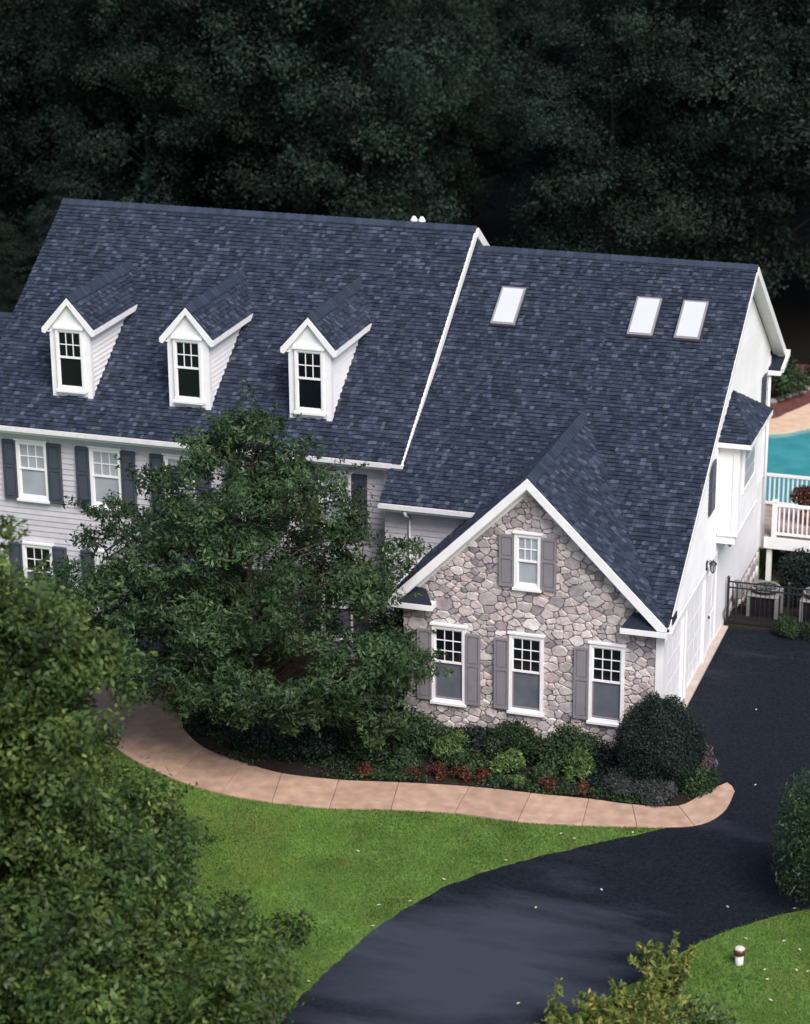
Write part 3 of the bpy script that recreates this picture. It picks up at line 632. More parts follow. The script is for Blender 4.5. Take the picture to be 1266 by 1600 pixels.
# --- bay on the drive side
BF, BW_, BZ0 = 6.72, 1.62, 3.15
by = MB(); by.box(XW, BW_, BF, 9.45, BZ0+.02, BZ); bayo = by.build('bay', 'siding_white', house)
MB().prism([tuple(Ecor+Vector((0, 0, -.02))), tuple(Dc+Vector((0, 0, -.02))), tuple(Cc+Vector((0, 0, -.02))), tuple(Fc+Vector((0, 0, -.02)))], (0, 0, -.04)).build('bay_soffit', 'white', bayo)
for a, b, ap in ((Ecor, Dc, A), (Dc, Cc, A), (Cc, Fc, A)): MB().prism([a, b, ap], (0, 0, -.03)).build('bay_roof', 'deck', bayo)
beam('bay_fascia', Ecor+Vector((0, 0, -.08)), Dc+Vector((.02, 0, -.08)), (0, 0, 1), .04, .12, 'white', bayo); beam('bay_fascia', Dc+Vector((0, 0, -.081)), Cc+Vector((0, 0, -.081)), (0, 0, 1), .04, .12, 'white', bayo)
MB().box(XW+.02, BW_+.03, BF-.02, 9.47, BZ0-.02, BZ0+.06).build('bay_band', 'white', bayo); MB().box(BW_-.14, BW_+.022, BF-.022, BF+.10, BZ0+.06, BZ-.1).build('corner_board', 'white', bayo)
MB().box(XW, BW_-.04, BF+.02, 9.4, BZ0-.24, BZ0-.02).build('bay_base', 'siding_white', bayo)
wnd = MB(); y0, y1, z0, z1 = 7.25, 8.9, 4.1, 5.35
for a, b, c, d in ((y0, y0+.08, z0, z1), (y1-.08, y1, z0, z1), (y0+.08, y1-.08, z1-.08, z1), (y0+.08, y1-.08, z0, z0+.08)): wnd.box(BW_-.02, BW_+.05, a, b, c, d)
wo = wnd.build('bay_window', 'white', bayo)
z = BZ0+.08
while z < BZ-.15: MB().prism([(BW_-.005, BF+.1, z+.13), (BW_+.014, BF+.1, z), (BW_-.005, BF+.1, z)], (0, 2.6, 0)).build('siding_board', 'siding_white', bayo); z += .122
for i in range(4):
    for j in range(3):
        a = y0+.08+i*(y1-y0-.16)/4; c = z0+.08+j*(z1-z0-.16)/3; MB().box(BW_+.016, BW_+.028, a+.015, a+(y1-y0-.16)/4-.015, c+.015, c+(z1-z0-.16)/3-.015).build('pane', 'curtain', bayo)
MB().box(BW_+.014, BW_+.02, y0+.06, y1-.06, z0+.06, z1-.06).build('muntin_grid', 'white', bayo)
# --- garage doors
for y0, y1 in ((.75, 3.05), (3.35, 5.65)):
    gd = MB().box(.98, 1.045, y0, y1, .03, HD).build('garage_door', 'white', house)
    for r in range(4):
        for c in range(4):
            a = y0+.05+c*(y1-y0-.1)/4; z_ = .07+r*(HD-.1)/4; MB().box(1.045, 1.049, a+.05, a+(y1-y0-.1)/4-.05, z_+.06, z_+(HD-.1)/4-.06).build('panel', 'white', gd)
    for a in (y0, y1-.06): MB().box(1.0, XW+.012, a-.03, a+.09, .02, HD-.002).build('door_jamb', 'white', house)
pd = MB().box(.98, 1.045, 6.15, 7.2, .05, 2.4).build('entry_door', 'white', house)
for a, b in ((6.25, 6.62), (6.72, 7.1)):
    for c, d in ((.2, 1.0), (1.15, 2.2)): MB().box(1.045, 1.056, a, b, c, d).build('panel', 'white', pd)
MB().lathe((1.085, 6.25, 1.02), [(0, .02), (.04, .035), (.08, .02)], 8).build('door_knob', 'darkmetal', pd)
# stones of the rear foundation
for i in range(26):
    yy = 8.3+(i % 13)*.43; zz = -.55+.42*(i//13); q = MB(); w_ = .19; h_ = .18; n_ = 8
    ring = [(yy+w_*math.cos(t)*random.uniform(.8, 1.05), zz+.2+h_*math.sin(t)*random.uniform(.8, 1.05)) for t in [2*math.pi*k/n_ for k in range(n_)]]
    q.v = [(XW-.06, a, b) for a, b in ring]+[(XW-.005, yy+(a-yy)*.75, zz+.2+(b-zz-.2)*.75) for a, b in ring]
    for k in range(n_): q.f.append((k, (k+1) % n_, n_+(k+1) % n_, n_+k))
    q.f.append(tuple(n_+k for k in range(n_))); q.build('stone', 'stone', fd)
# garage slab lip
struct(MB().box(1.0, 1.25, .3, 8.2, -.05, .075).build('garage_apron', 'slab', bevel=.01))
# far left lower wing
slab_part('side_roof', [(-25, LYE, LZE), (-18.0, LYE, LZE), (-18.0, MYR, LZR), (-25, MYR, LZR)], T); slab_part('side_roof', [(-25, MYR, LZR), (-18.0, MYR, LZR), (-18.0, 13.7, LZE), (-25, 13.7, LZE)], T)
siding_wall('side_wing_wall', -24.8, -17.7, 5.6, -.3, 4.0, 'siding', .15)
ridge_caps((-25, MYR, LZR), (-18.0, MYR, LZR), (0, -1, 0), .58)
# portico over the front door
for s in (-1, 1):
    MB().prism([(PX, PY0, PZA-.01), (PX+s*PHW, PY0, PZE-.01), (PX+s*PHW, PY1, PZE-.01), (PX, PY1, PZA-.01)][::s], (0, 0, -.05)).build('portico_roof', 'deck', house)
    MB().prism([(PX, PY0-.03, PZA+.01), (PX+s*(PHW+.04), PY0-.03, PZE-.02), (PX+s*(PHW+.04), PY0-.03, PZE-.16), (PX, PY0-.03, PZA-.17)][::s], (0, .04, 0)).build('portico_rake', 'white', house)
    beam('portico_fascia', (PX+s*(PHW+.0), PY0, PZE-.10), (PX+s*(PHW+.0), PY1, PZE-.10), (0, 0, 1), .06, .14)
    c_ = MB(); c_.lathe((PX+s*1.3, 1.62, .5), [(0, .16), (.06, .16), (.08, .115), (1.0, .11), (2.05, .095), (2.07, .14), (2.14, .14)], 16); c_.build('column', 'white', house, True)
MB().prism([(PX-1.5, PY0+.06, PZE-.06), (PX+1.5, PY0+.06, PZE-.06), (PX, PY0+.06, PZA-.2)], (0, .06, 0)).build('pediment', 'siding', house)
MB().box(PX-1.55, PX+1.55, PY0+.02, PY1, PZE-.28, PZE-.12).build('portico_beam', 'white', house)
do = MB().box(PX-.5, PX+.5, 3.33, 3.39, .5, 2.55).build('front_door', 'shutter_dark', house)
for a, b in ((-.4, -.05), (.05, .4)):
    for c, d_ in ((.65, 1.3), (1.4, 2.4)): MB().box(PX+a, PX+b, 3.31, 3.33, c, d_).build('panel', 'shutter_dark', do)
MB().box(PX-1.65, PX+1.65, 1.35, 3.38, 0, .5).build('porch_floor', 'stepstone', house)
for i in range(3): MB().box(PX-1.4, PX+1.4, .45+i*.3, .75+i*.3+.02, 0, .16*(i+1)-.005*i).build('step', 'stepstone', house)

# ------------------------------------------------------------------ lanterns, meter, fence, air conditioners, deck, pool
def lantern(loc, label):
    t = thing('wall_lantern', label, 'lantern', loc, 'black lanterns on the garage wall'); x, y, z = loc
    MB().box(x, x+.02, y-.06, y+.06, z-.1, z+.14).build('back_plate', 'darkmetal', t)
    MB().tube([(x+.02, y, z+.1), (x+.1, y, z+.16), (x+.16, y, z+.12)], [.012]*3, 6).build('arm', 'darkmetal', t)
    MB().lathe((x+.16, y, z+.08), [(0, .11), (.05, .06), (.08, .02), (.12, .008)], 8).build('cap', 'darkmetal', t)
    MB().lathe((x+.16, y, z-.13), [(0, .05), (.2, .085)], 6).build('glass_body', 'curtain', t)
    for k in range(6):
        a = math.pi/3*k; MB().tube([(x+.16+.053*math.cos(a), y+.053*math.sin(a), z-.13), (x+.16+.088*math.cos(a), y+.088*math.sin(a), z+.08)], [.007]*2, 4).build('bar', 'darkmetal', t)
    MB().lathe((x+.16, y, z-.18), [(0, .015), (.05, .055)], 8).build('finial', 'darkmetal', t)
lantern((XW+.012, 5.55, 2.72), 'black wall lantern between the garage doors, nearer the stone gable')
lantern((XW+.012, 7.8, 2.62), 'black wall lantern under the bay, near the black fence')
gm = thing('gas_meter', 'small grey gas meter with bent pipe on the white side wall behind the fence', 'meter', (1.25, 9.6, -.2))
MB().box(1.17, 1.38, 9.45, 9.75, .35, .68).build('meter_body', 'ac', gm, bevel=.03); MB().tube([(1.22, 9.4, -.3), (1.22, 9.4, .78), (1.26, 9.5, .86), (1.3, 9.55, .80), (1.3, 9.55, .68)], [.025]*5, 8).build('pipe', 'ac', gm, True); MB().lathe((1.22, 9.4, .80), [(0, .05), (.06, .07), (.12, .05), (.13, .01)], 10).build('regulator', 'shutter', gm, True)

fe = thing('metal_fence', 'black metal picket fence along the top of the drive', 'fence', (1.16, 8.5, 0))
FX = [1.16, 2.75, 4.4, 6.0]
for x in FX:
    p_ = MB().box(x-.03, x+.03, 8.47, 8.53, -.1, 1.3).build('post', 'darkmetal', fe); MB().lathe((x, 8.5, 1.3), [(0, .045), (.03, .045), (.07, .01)], 8).build('post_cap', 'darkmetal', p_)
for a, b in zip(FX[:-1], FX[1:]):
    for zz in (.12, 1.05, 1.21): MB().box(a+.03, b-.03, 8.485, 8.515, zz-.018, zz+.018).build('rail', 'darkmetal', fe)
    n_ = int((b-a)/.115)
    for k in range(1, n_): x = a+(b-a)*k/n_; MB().box(x-.009, x+.009, 8.491, 8.509, .06, 1.192).build('picket', 'darkmetal', fe)
def ac_unit(x, y, z, label):
    t = thing('air_conditioner', label, 'air conditioner', (x, y, z), 'air conditioners behind the fence'); s_ = .38; h_ = .78
    MB().box(x-s_-.06, x+s_+.06, y-s_-.06, y+s_+.06, z-.1, z+.02).build('pad', 'slab', t)
    MB().box(x-s_+.03, x+s_-.03, y-s_+.03, y+s_-.03, z+.02, z+h_-.06).build('coil', 'darkmetal', t)
    for k in range(14): MB().box(x-s_, x+s_, y-s_, y+s_, z+.07+k*.048, z+.085+k*.048).build('louver', 'darkmetal', t)
    for a in (-1, 1):
        for b in (-1, 1): MB().box(x+a*s_-.045, x+a*s_+.045, y+b*s_-.045, y+b*s_+.045, z+.02, z+h_-.06).build('corner_post', 'ac', t)
    MB().box(x-s_-.05, x+s_+.05, y-s_-.05, y+s_+.05, z+h_-.06, z+h_).build('top_panel', 'ac', t, bevel=.02)
    MB().lathe((x, y, z+h_), [(.002, .36), (.10, .37)], 28).build('fan_drum', 'darkmetal', t, True)
    rg = MB(); n_ = 28
    for k in range(n_):
        a, b = 2*math.pi*k/n_, 2*math.pi*(k+1)/n_
        rg.prism([(x+.34*math.cos(a), y+.34*math.sin(a), z+h_+.101), (x+.40*math.cos(a), y+.40*math.sin(a), z+h_+.101), (x+.40*math.cos(b), y+.40*math.sin(b), z+h_+.101), (x+.34*math.cos(b), y+.34*math.sin(b), z+h_+.101)], (0, 0, .035))
    rg.build('guard_ring', 'ac', t)
    for k in range(12): a = math.pi/6*k; MB().tube([(x+.06*math.cos(a), y+.06*math.sin(a), z+h_+.125), (x+.36*math.cos(a), y+.36*math.sin(a), z+h_+.115)], [.008]*2, 4).build('guard_wire', 'ac', t)
    MB().lathe((x, y, z+h_+.1), [(0, .08), (.03, .07)], 12).build('hub', 'darkmetal', t)
ac_unit(1.93, 9.75, -.22, 'air conditioner unit nearest the white wall, behind the black fence'); ac_unit(3.35, 9.75, -.22, 'air conditioner unit at the right edge behind shrubs')

dk = thing('deck', 'raised wooden deck with white baluster railings behind the house', 'deck', (1.2, 14.0, terrain(0, 16)))
DZ = .53; dx0, dx1, dy0, dy1 = -2.0, 5.5, 13.98, 16.6
k = 0; y = dy0
while y < dy1-.05: MB().box(dx0, dx1, y+.004, y+.136, DZ-.035, DZ).build('deck_board', 'deckwood', dk); y += .14
MB().box(1.15, dx1, dy0-.06, dy0-.02, DZ-.34, DZ-.005).build('fascia', 'white', dk); MB().box(dx0, dx1, dy1+.02, dy1+.06, DZ-.34, DZ-.005).build('fascia', 'white', dk)
for x in (1.3, 3.3, 5.3):
    for yy in (dy0+.1, dy1-.1): MB().box(x-.07, x+.07, yy-.07, yy+.07, terrain(0, 16)-.1, DZ-.04).build('support_post', 'white', dk)
for yy, xs in ((dy0+.02, (1.42, 3.4, 5.4)), (dy1-.06, (-1.8, .3, 2.3, 5.4))):
    for x in xs: MB().box(x-.07, x+.07, yy-.07, yy+.07, DZ, DZ+1.06).build('railing_post', 'white', dk); MB().box(x-.09, x+.09, yy-.09, yy+.09, DZ+1.06, DZ+1.10).build('post_cap', 'white', dk)
    for a, b in zip(xs[:-1], xs[1:]):
        MB().box(a+.07, b-.07, yy-.05, yy+.05, DZ+.93, DZ+1.0).build('top_rail', 'white', dk); MB().box(a+.07, b-.07, yy-.03, yy+.03, DZ+.07, DZ+.14).build('bottom_rail', 'white', dk)
        n_ = int((b-a)/.13)
        for q_ in range(1, n_): x = a+(b-a)*q_/n_; MB().box(x-.022, x+.022, yy-.022, yy+.022, DZ+.14, DZ+.93).build('baluster', 'white', dk)

def water_mat():
    m = bpy.data.materials.new('pool_water'); m.use_nodes = True; N = m.node_tree.nodes; L = m.node_tree.links; b = N['Principled BSDF']
    b.inputs['Base Color'].default_value = (.045, .30, .33, 1); b.inputs['Roughness'].default_value = .08; b.inputs['Specular IOR Level'].default_value = .5
    tc = N.new('ShaderNodeTexCoord'); n1 = N.new('ShaderNodeTexNoise'); n1.inputs['Scale'].default_value = 1.6; n1.inputs['Detail'].default_value = 4; L.new(tc.outputs['Object'], n1.inputs['Vector'])
    cr = N.new('ShaderNodeMixRGB'); cr.inputs[1].default_value = (.025, .20, .24, 1); cr.inputs[2].default_value = (.09, .40, .42, 1); L.new(n1.outputs['Fac'], cr.inputs[0]); L.new(cr.outputs[0], b.inputs['Base Color'])
    n2 = N.new('ShaderNodeTexNoise'); n2.inputs['Scale'].default_value = 5; n2.inputs['Detail'].default_value = 3; L.new(tc.outputs['Object'], n2.inputs['Vector']); bp = N.new('ShaderNodeBump'); bp.inputs['Strength'].default_value = .25; bp.inputs['Distance'].default_value = .05; L.new(n2.outputs['Fac'], bp.inputs['Height']); L.new(bp.outputs[0], b.inputs['Normal'])
    return m
pin = [(p.x, p.y) for p in smooth_curve([(x, y, 0) for x, y in ((-5.5, 20.5), (0, 20), (5, 20.5), (8.5, 24), (7.5, 29), (4, 31.5), (1.6, 30.4), (.18, 28.5), (-1.1, 27.4), (-4, 27.0), (-6.5, 24.5), (-5.5, 20.5))], 5)][:-1]
pc = Vector((1.0, 25.0))
pout = [(p.x, p.y) for p in smooth_curve([(x, y, 0) for x, y in ((-6.2, 19.2), (0, 18.6), (5.6, 19.2), (9.8, 23.6), (8.7, 30), (4.2, 33), (.7, 32.4), (-.7, 29.9), (-1.45, 28.7), (-4.5, 28.2), (-7.9, 24.8), (-6.2, 19.2))], 5)][:-1]
struct(MB().prism([(x, y, -.9) for x, y in pin], (0, 0, .06)).build('pool_water', water_mat()))
cp = MB(); n_ = len(pin)
cp.v = [(x, y, -.72) for x, y in pin]+[(x, y, -.72) for x, y in pout]+[(x, y, -.9) for x, y in pin]+[(x, y, -.9) for x, y in pout]
for i in range(n_): j = (i+1) % n_; cp.f += [(i, j, n_+j, n_+i)[::-1], (i, j, 2*n_+j, 2*n_+i), (n_+i, n_+j, 3*n_+j, 3*n_+i)[::-1]]
struct(cp.build('pool_deck', 'coping'))
rb = MB(); rb.prism([(x, y, -.9) for x, y in ((-9, 27.8), (-4.6, 28.0), (-1.5, 28.5), (-.8, 29.7), (.5, 32.3), (3, 33.5), (3, 36), (-9, 36))], (0, 0, .1)); struct(rb.build('shrub_bed', 'redbed'))
sb = MB(); ys = [8.32, 9, 9.7, 10.5, 11.5, 12.5, 14, 18]
for a, b in zip(ys[:-1], ys[1:]): sb.poly([(1.0, a, terrain(0, a)+.012), (9, a, terrain(0, a)+.012), (9, b, terrain(0, b)+.012), (1.0, b, terrain(0, b)+.012)])
struct(sb.build('side_bed', 'mulch'))
for i in range(9):
    x, y = -1.7+i*.17+random.uniform(-.1, .1), 29.2+i*.42+random.uniform(-.15, .15); q = MB(); q.lathe((x-.3, y+.3, -.82), [(0, .12), (.07, .17), (.15, .13), (.19, .05)], 7); s_ = q.build('bed_stone', 'boulder')
    tag(s_, 'small grey stone edging the bed behind the pool', 'stone', 'stones along the pool bed')

# ------------------------------------------------------------------ plants and trees
def ellipsoid_core(name, c, r, m, parent, sub=2, noise=.12):
    q = MB(); nu, nv = 12, 7
    for j in range(nv+1):
        ph = math.pi*j/nv-math.pi/2
        for i in range(nu):
            th = 2*math.pi*i/nu; k = 1+random.uniform(-noise, noise); q.v.append((c[0]+r[0]*k*math.cos(ph)*math.cos(th), c[1]+r[1]*k*math.cos(ph)*math.sin(th), c[2]+r[2]*k*math.sin(ph)))
    for j in range(nv):
        for i in range(nu): q.f.append((j*nu+i, j*nu+(i+1) % nu, (j+1)*nu+(i+1) % nu, (j+1)*nu+i))
    return q.build(name, m, parent, True)
def shrub(name, label, cat, base, r, h, lm, n, leaf, group=None, aspect=.5, lumps=9, core=True, droop=.2, upright=0.0):
    """rounded leafy plant: leaves through lumps spread over an uneven dome"""
    t = thing(name, label, cat, base, group); c = np.array(base)
    st_ = MB()
    for k in range(5):
        a = random.uniform(0, 6.28); st_.tube([(base[0], base[1], base[2]-.03), (base[0]+math.cos(a)*r*.4, base[1]+math.sin(a)*r*.4, base[2]+h*.7)], [.02*max(.4, r), .006], 5)
    st_.build('stems', 'bark', t)
    L = []
    for k in range(lumps):
        a = rng.random()*6.28; rr = r*.62*math.sqrt(rng.random()); zz = h*(.25+.5*rng.random()*(1-.5*rr/r)); lr = r*rng.uniform(.32, .5)
        L.append((base[0]+rr*math.cos(a), base[1]+rr*math.sin(a), base[2]+zz, lr, min(lr*1.1, h*.35)))
    L.append((base[0], base[1], base[2]+h*.62, r*.5, h*.38)); L = np.array(L)
    k = rng.integers(0, len(L), n); d = unit(rng.normal(size=(n, 3))); rad = rng.random(n)**.35
    off = d*rad[:, None]*np.stack([L[k, 3], L[k, 3], L[k, 4]], 1)
    P = L[k, :3]+off; P[:, 2] = np.maximum(P[:, 2], base[2]+.02+.05*rng.random(n))
    if upright: d = unit(d*np.array([1, 1, .2]))
    V = leaf_polys(P, d, np.full(n, leaf), aspect, droop=(-upright if upright else droop))
    lump = rng.random(len(L))
    rv = np.clip(.55*rng.random(n)+.25*lump[k]+.25*(rad**3)*rng.random(n), 0, 1)
    np_mesh('foliage', V, 4, lm, t, rv); return t
def tree(name, label, base, env, nclump, nleaf, leaf, lm, clump_r, trunk_r, group=None, aspect=.42, zmin=1.0, shell=.45, limbs=12, twigs=True, tw_r=.012, keep=None, lean=(0, 0), stray=0, bark='bark'):
    """env(z, azimuth) gives the crown radius at height z above the base"""
    t = thing(name, label, 'tree', base, group); B = np.array(base)
    zs = np.linspace(zmin, env.top, 60); rs = np.array([np.mean([env(z, a) for a in np.linspace(0, 6.28, 12)]) for z in zs]); pz = (rs**1.3+.02); pz /= pz.sum()
    C = []
    while len(C) < nclump:
        z = zs[rng.choice(60, p=pz)]+rng.normal()*.1; a = rng.random()*2*math.pi; R = env(z, a)*(1.14 if rng.random() < stray else 1); rr = R*(shell+(1-shell)*rng.random()**.6) if rng.random() < .8 else R*rng.random()
        C.append((rr*math.cos(a)+lean[0]*z, rr*math.sin(a)+lean[1]*z, z))
    C = np.array(C)
    tr = MB(); H = env.top*.86; tp = [(B[0]+.12*math.sin(i*1.3)*i/6+lean[0]*H*i/6, B[1]+.12*math.cos(i*1.7)*i/6+lean[1]*H*i/6, B[2]+H*i/6-.1*(i == 0)) for i in range(7)]
    tr.tube(tp, [trunk_r*(1.25 if i == 0 else 1)*(1-i/6.6) for i in range(7)], 10); tr.build('trunk', bark, t, True)
    tpn = np.array(tp); lb = MB(); LP = []
    for i in range(limbs):
        z = zmin*.8+(H*.92-zmin*.8)*(i+.5)/limbs; a = i*2.4; R = env(min(z+.8, env.top-.3), a)*.72; k = z/H*6; i0 = int(min(5, k)); s0 = tpn[i0]+(tpn[i0+1]-tpn[i0])*(k-i0)
        e = np.array([B[0]+R*math.cos(a)+lean[0]*z, B[1]+R*math.sin(a)+lean[1]*z, B[2]+z+R*.30]); m_ = (s0+e)/2+np.array([0, 0, R*.10]); r0 = trunk_r*(.42-.22*z/H)
        lb.tube([s0, m_, e], [r0, r0*.65, r0*.25], 6); LP += [s0*(1-f)+m_*f for f in (.4, .8)]+[m_*(1-f)+e*f for f in (0.1, .4, .7, 1)]
    LP = np.array(LP)
    if twigs:
        for c in C:
            w_ = c+B; j = np.argmin(((LP-w_)**2).sum(1)); s0 = LP[j]; lb.tube([s0, (s0+w_)/2+np.array([0, 0, .06]), w_], [tw_r*1.6, tw_r, tw_r*.4], 4, False)
    lb.build('branches', bark, t)
    k = rng.integers(0, len(C), nleaf); d = unit(rng.normal(size=(nleaf, 3))); rad = rng.random(nleaf)**.5; cs = clump_r*(.6+.8*rng.random(len(C)))
    P = C[k]+B+d*(rad*cs[k])[:, None]*np.array([1, 1, .72])
    P[:, 2] = np.maximum(P[:, 2], B[2]+.15)
    out = unit(unit(C[k]*np.array([1, 1, .0])+1e-6)*.6+d*.7)
    tone = rng.random(len(C)); rv = np.clip(.42*rng.random(nleaf)+.52*tone[k]+.15*(rng.random(nleaf) > .94), 0, 1)
    V = leaf_polys(P, out, np.full(nleaf, leaf), aspect)
    np_mesh('crown', V, 4, lm, t, rv); return t
class Env:
    def __init__(s, pts, sx=1, sy=1, wob=.18, seed=0): s.z = [p[0] for p in pts]; s.r = [p[1] for p in pts]; s.top = s.z[-1]; s.sx, s.sy, s.w = sx, sy, wob; s.ph = np.random.default_rng(seed).random(6)*6.28
    def __call__(s, z, a):
        r = float(np.interp(z, s.z, s.r)); k = 1+s.w*(math.sin(2*a+s.ph[0]+z*.8)+.7*math.sin(3*a+s.ph[1]-z*1.3)+.6*math.sin(5*a+s.ph[2]+z*2.1))/1.6
        return r*k/math.sqrt((math.cos(a)/s.sx)**2+(math.sin(a)/s.sy)**2)
def lobes_in(env, n, r0, r1, seed, zmin, out=.78, gap=.75):
    g_ = np.random.default_rng(seed); L = []; t = 0
    while len(L) < n and t < 6000:
        t += 1; z = zmin+(env.top-zmin)*g_.random(); a = g_.random()*6.283; R_ = env(z, a)
        if g_.random() > (R_/5.0)+.15: continue
        r = g_.uniform(r0, r1)*(.6+.4*min(1, R_/3)); rr = max(0, R_-r*.8)*(out+(1-out)*g_.random() if g_.random() < .75 else g_.random()); c = (rr*math.cos(a), rr*math.sin(a), z)
        if all((c[0]-l[0])**2+(c[1]-l[1])**2+(c[2]-l[2])**2 > (gap*(r+l[3])*.62)**2 for l in L): L.append((*c, r))
    return L
def lobed_tree(name, label, base, env, lobes, nleaf, leaf, lm, trunk_r, group=None, aspect=.4, bark='bark', flat=.72, sub=16, subr=.42, sprays=0, spray_len=.7):
    t = thing(name, label, 'tree', base, group); B = np.array(base, float); L = np.array(lobes)
    H = env.top*.82; tr = MB(); tp = [(B[0]+.10*math.sin(i*1.3)*i/6, B[1]+.10*math.cos(i*1.7)*i/6, B[2]+H*i/6-.15*(i == 0)) for i in range(7)]
    tr.tube(tp, [trunk_r*(1.3 if i == 0 else 1)*(1-i/6.5) for i in range(7)], 10); tr.build('trunk', bark, t, True); tpn = np.array(tp)
    lb = MB()
    for (x, y, z, r) in lobes:                          # one bough for each mass of leaves
        h = max(.12, (z-.55*math.hypot(x, y))/H); k = min(5.6, h*6); i0 = int(min(5, k)); s0 = tpn[i0]+(tpn[i0+1]-tpn[i0])*(k-i0); e = B+np.array([x, y, z]); m_ = (s0+e)/2+np.array([0, 0, .12*math.hypot(x, y)]); r0 = trunk_r*(.30-.15*h)
        lb.tube([s0, m_, e], [r0, r0*.6, r0*.2], 5)
    lb.build('branches', bark, t)
    C = []; CR = []; CT = []; CO = []
    for (x, y, z, r) in lobes:
        tone = rng.random()
        for q in range(sub):
            d = unit(rng.normal(size=3)); d[2] = abs(d[2]) if rng.random() < .6 else d[2]
            C.append((x+d[0]*r*.8, y+d[1]*r*.8, z+d[2]*r*flat*.8)); CR.append(r*subr*rng.uniform(.7, 1.3)); CT.append(.45*tone+.55*rng.random()); CO.append(d)
    for q in range(sprays):                             # thin shoots that stand out of the crown
        l = lobes[rng.integers(0, len(lobes))]; d = unit(np.array([l[0], l[1], .6*l[3]+1.5])*.5+rng.normal(size=3)*.6); st_ = np.array(l[:3])+d*l[3]*.7
        for f in (.3, .55, .8, 1.0): C.append(tuple(st_+d*spray_len*f+np.array([0, 0, -.1*f*f]))); CR.append(.10*(1.3-f)+.03); CT.append(rng.random()); CO.append(d)
    C = np.array(C); CR = np.array(CR); CT = np.array(CT); CO = np.array(CO); p = CR**1.7; p /= p.sum()
    k = rng.choice(len(C), nleaf, p=p); d = unit(rng.normal(size=(nleaf, 3))); rad = rng.random(nleaf)**.45
    P = C[k]+B+d*(rad*CR[k])[:, None]*np.array([1, 1, .8]); P[:, 2] = np.maximum(P[:, 2], B[2]+.12)
    rv = np.clip(.40*rng.random(nleaf)+.50*CT[k]+.2*(rng.random(nleaf) > .95), 0, 1)
    V = leaf_polys(P, unit(CO[k]*.8+d*.5), leaf*(.6+.6*rng.random(nleaf)), aspect, outw=.9)
    np_mesh('crown', V, 4, lm, t, rv); return t
big = Env([(.6, 2.4), (1.4, 3.9), (2.4, 4.5), (3.4, 4.2), (4.4, 3.65), (5.1, 3.0), (5.8, 2.5), (6.5, 1.9), (7.2, 1.2), (7.9, .4)], 1.05, .92, .2, 3)
LB = lobes_in(big, 105, .45, .95, 5, 1.5)+[(-3.3, -1.6, 2.4, .8), (-2.6, -2.4, 2.3, .8), (-1.6, -2.9, 2.2, .75), (-.4, -3.1, 2.1, .75), (.9, -3.0, 2.1, .75), (2.1, -2.6, 1.9, .75), (3.3, -1.7, 1.8, .8), (3.9, -.6, 2.2, .8), (-3.9, -.4, 3.0, .8), (-3.5, -2.5, 2.7, .85), (-3.7, -2.2, 1.9, .8), (-2.2, -3.3, 2.7, .85), (-.8, -3.6, 2.6, .8), (.6, -3.5, 2.6, .8), (-4.2, -1.3, 2.6, .8), (-3.0, -2.6, 3.6, .8), (-1.5, -3.1, 3.6, .8), (0, -3.0, 3.5, .8), (-3.9, -1.0, 3.6, .8), (-4.1, .4, 4.1, .6), (-3.2, .3, 4.7, .6), (3.6, .6, 4.6, .55), (.2, .2, 7.6, .38), (-.9, .1, 6.8, .45), (1.3, .2, 6.5, .5), (-3.4, -.4, 5.3, .5), (-2.6, .2, 5.9, .45), (4.2, -1.3, 2.6, .75), (3.7, -1.6, 1.3, .7)]  # some hand-placed front-left lobes are added to shade the path below
lobed_tree('shade_tree', 'large dark green leafy tree in the bed before the main house', (-8.45, -1.15, 0), big, LB, 125000, .145, LM['tree'], .17, aspect=.34, sub=15, subr=.40, sprays=170, spray_len=.75)
near = Env([(0.5, 5.0), (1.3, 6.2), (2.4, 6.1), (3.6, 4.7), (4.6, 3.6), (5.4, 3.2), (7.0, 3.0), (7.7, 2.7), (8.3, 2.1), (8.8, 1.3), (9.2, .4)], 1, .8, .09, 11)
LN = [(3.6, -1.5, 1.2, .9), (4.6, -1.0, 1.1, .85), (5.4, -.2, 1.3, .75), (4.9, .3, 2.2, .8), (3.7, -.4, 2.3, .9), (2.7, .2, 3.0, .8), (.95, .2, 9.9, .32), (.75, .1, 9.4, .35), (3.0, -1.2, 2.2, .9), (2.0, -.6, 3.8, .8), (1.8, -2.4, 1.4, .9), (5.6, -1.2, .9, .7), (2.2, -2.8, .9, .9), (1.6, 0, 5.6, .8)]+lobes_in(near, 190, .6, 1.05, 9, .8, out=.6, gap=.6)
lobed_tree('foreground_tree', 'yellow green tree filling the lower left foreground', (-8.3, -15, 0), near, LN, 180000, .145, LM['near'], .17, sub=15, subr=.45, sprays=60, spray_len=.6, aspect=.45)

# garden bed
BED = 'plants in the front garden bed'
bx = thing('round_boxwood', 'large round dark green clipped bush by the garage corner', 'bush', (1.48, -1.35, 0), BED)
ellipsoid_core('dark_core', (1.48, -1.35, .95), (.78, .76, .88), LM['box'], bx)  # solid dark core added behind the leaves, closing the gaps between them
n = 34000; d = unit(rng.normal(size=(n, 3))); d[:, 2] = np.where(d[:, 2] < -.75, -d[:, 2], d[:, 2])
lob = 1+.03*rng.normal(size=n)*(rng.random(n) > .7)+.08*np.sin(5*np.arctan2(d[:, 1], d[:, 0])+3*d[:, 2])+.05*np.sin(9*d[:, 2]+4*d[:, 0])
P = np.array([1.48, -1.35, .98])+d*np.array([.98, .95, 1.06])*(lob*(.84+.20*rng.random(n)**1.5))[:, None]; P[:, 2] = np.maximum(P[:, 2], .05)
np_mesh('foliage', leaf_polys(P, d, np.full(n, .052), .55, outw=1.0), 4, LM['box'], bx, rng.random(n))
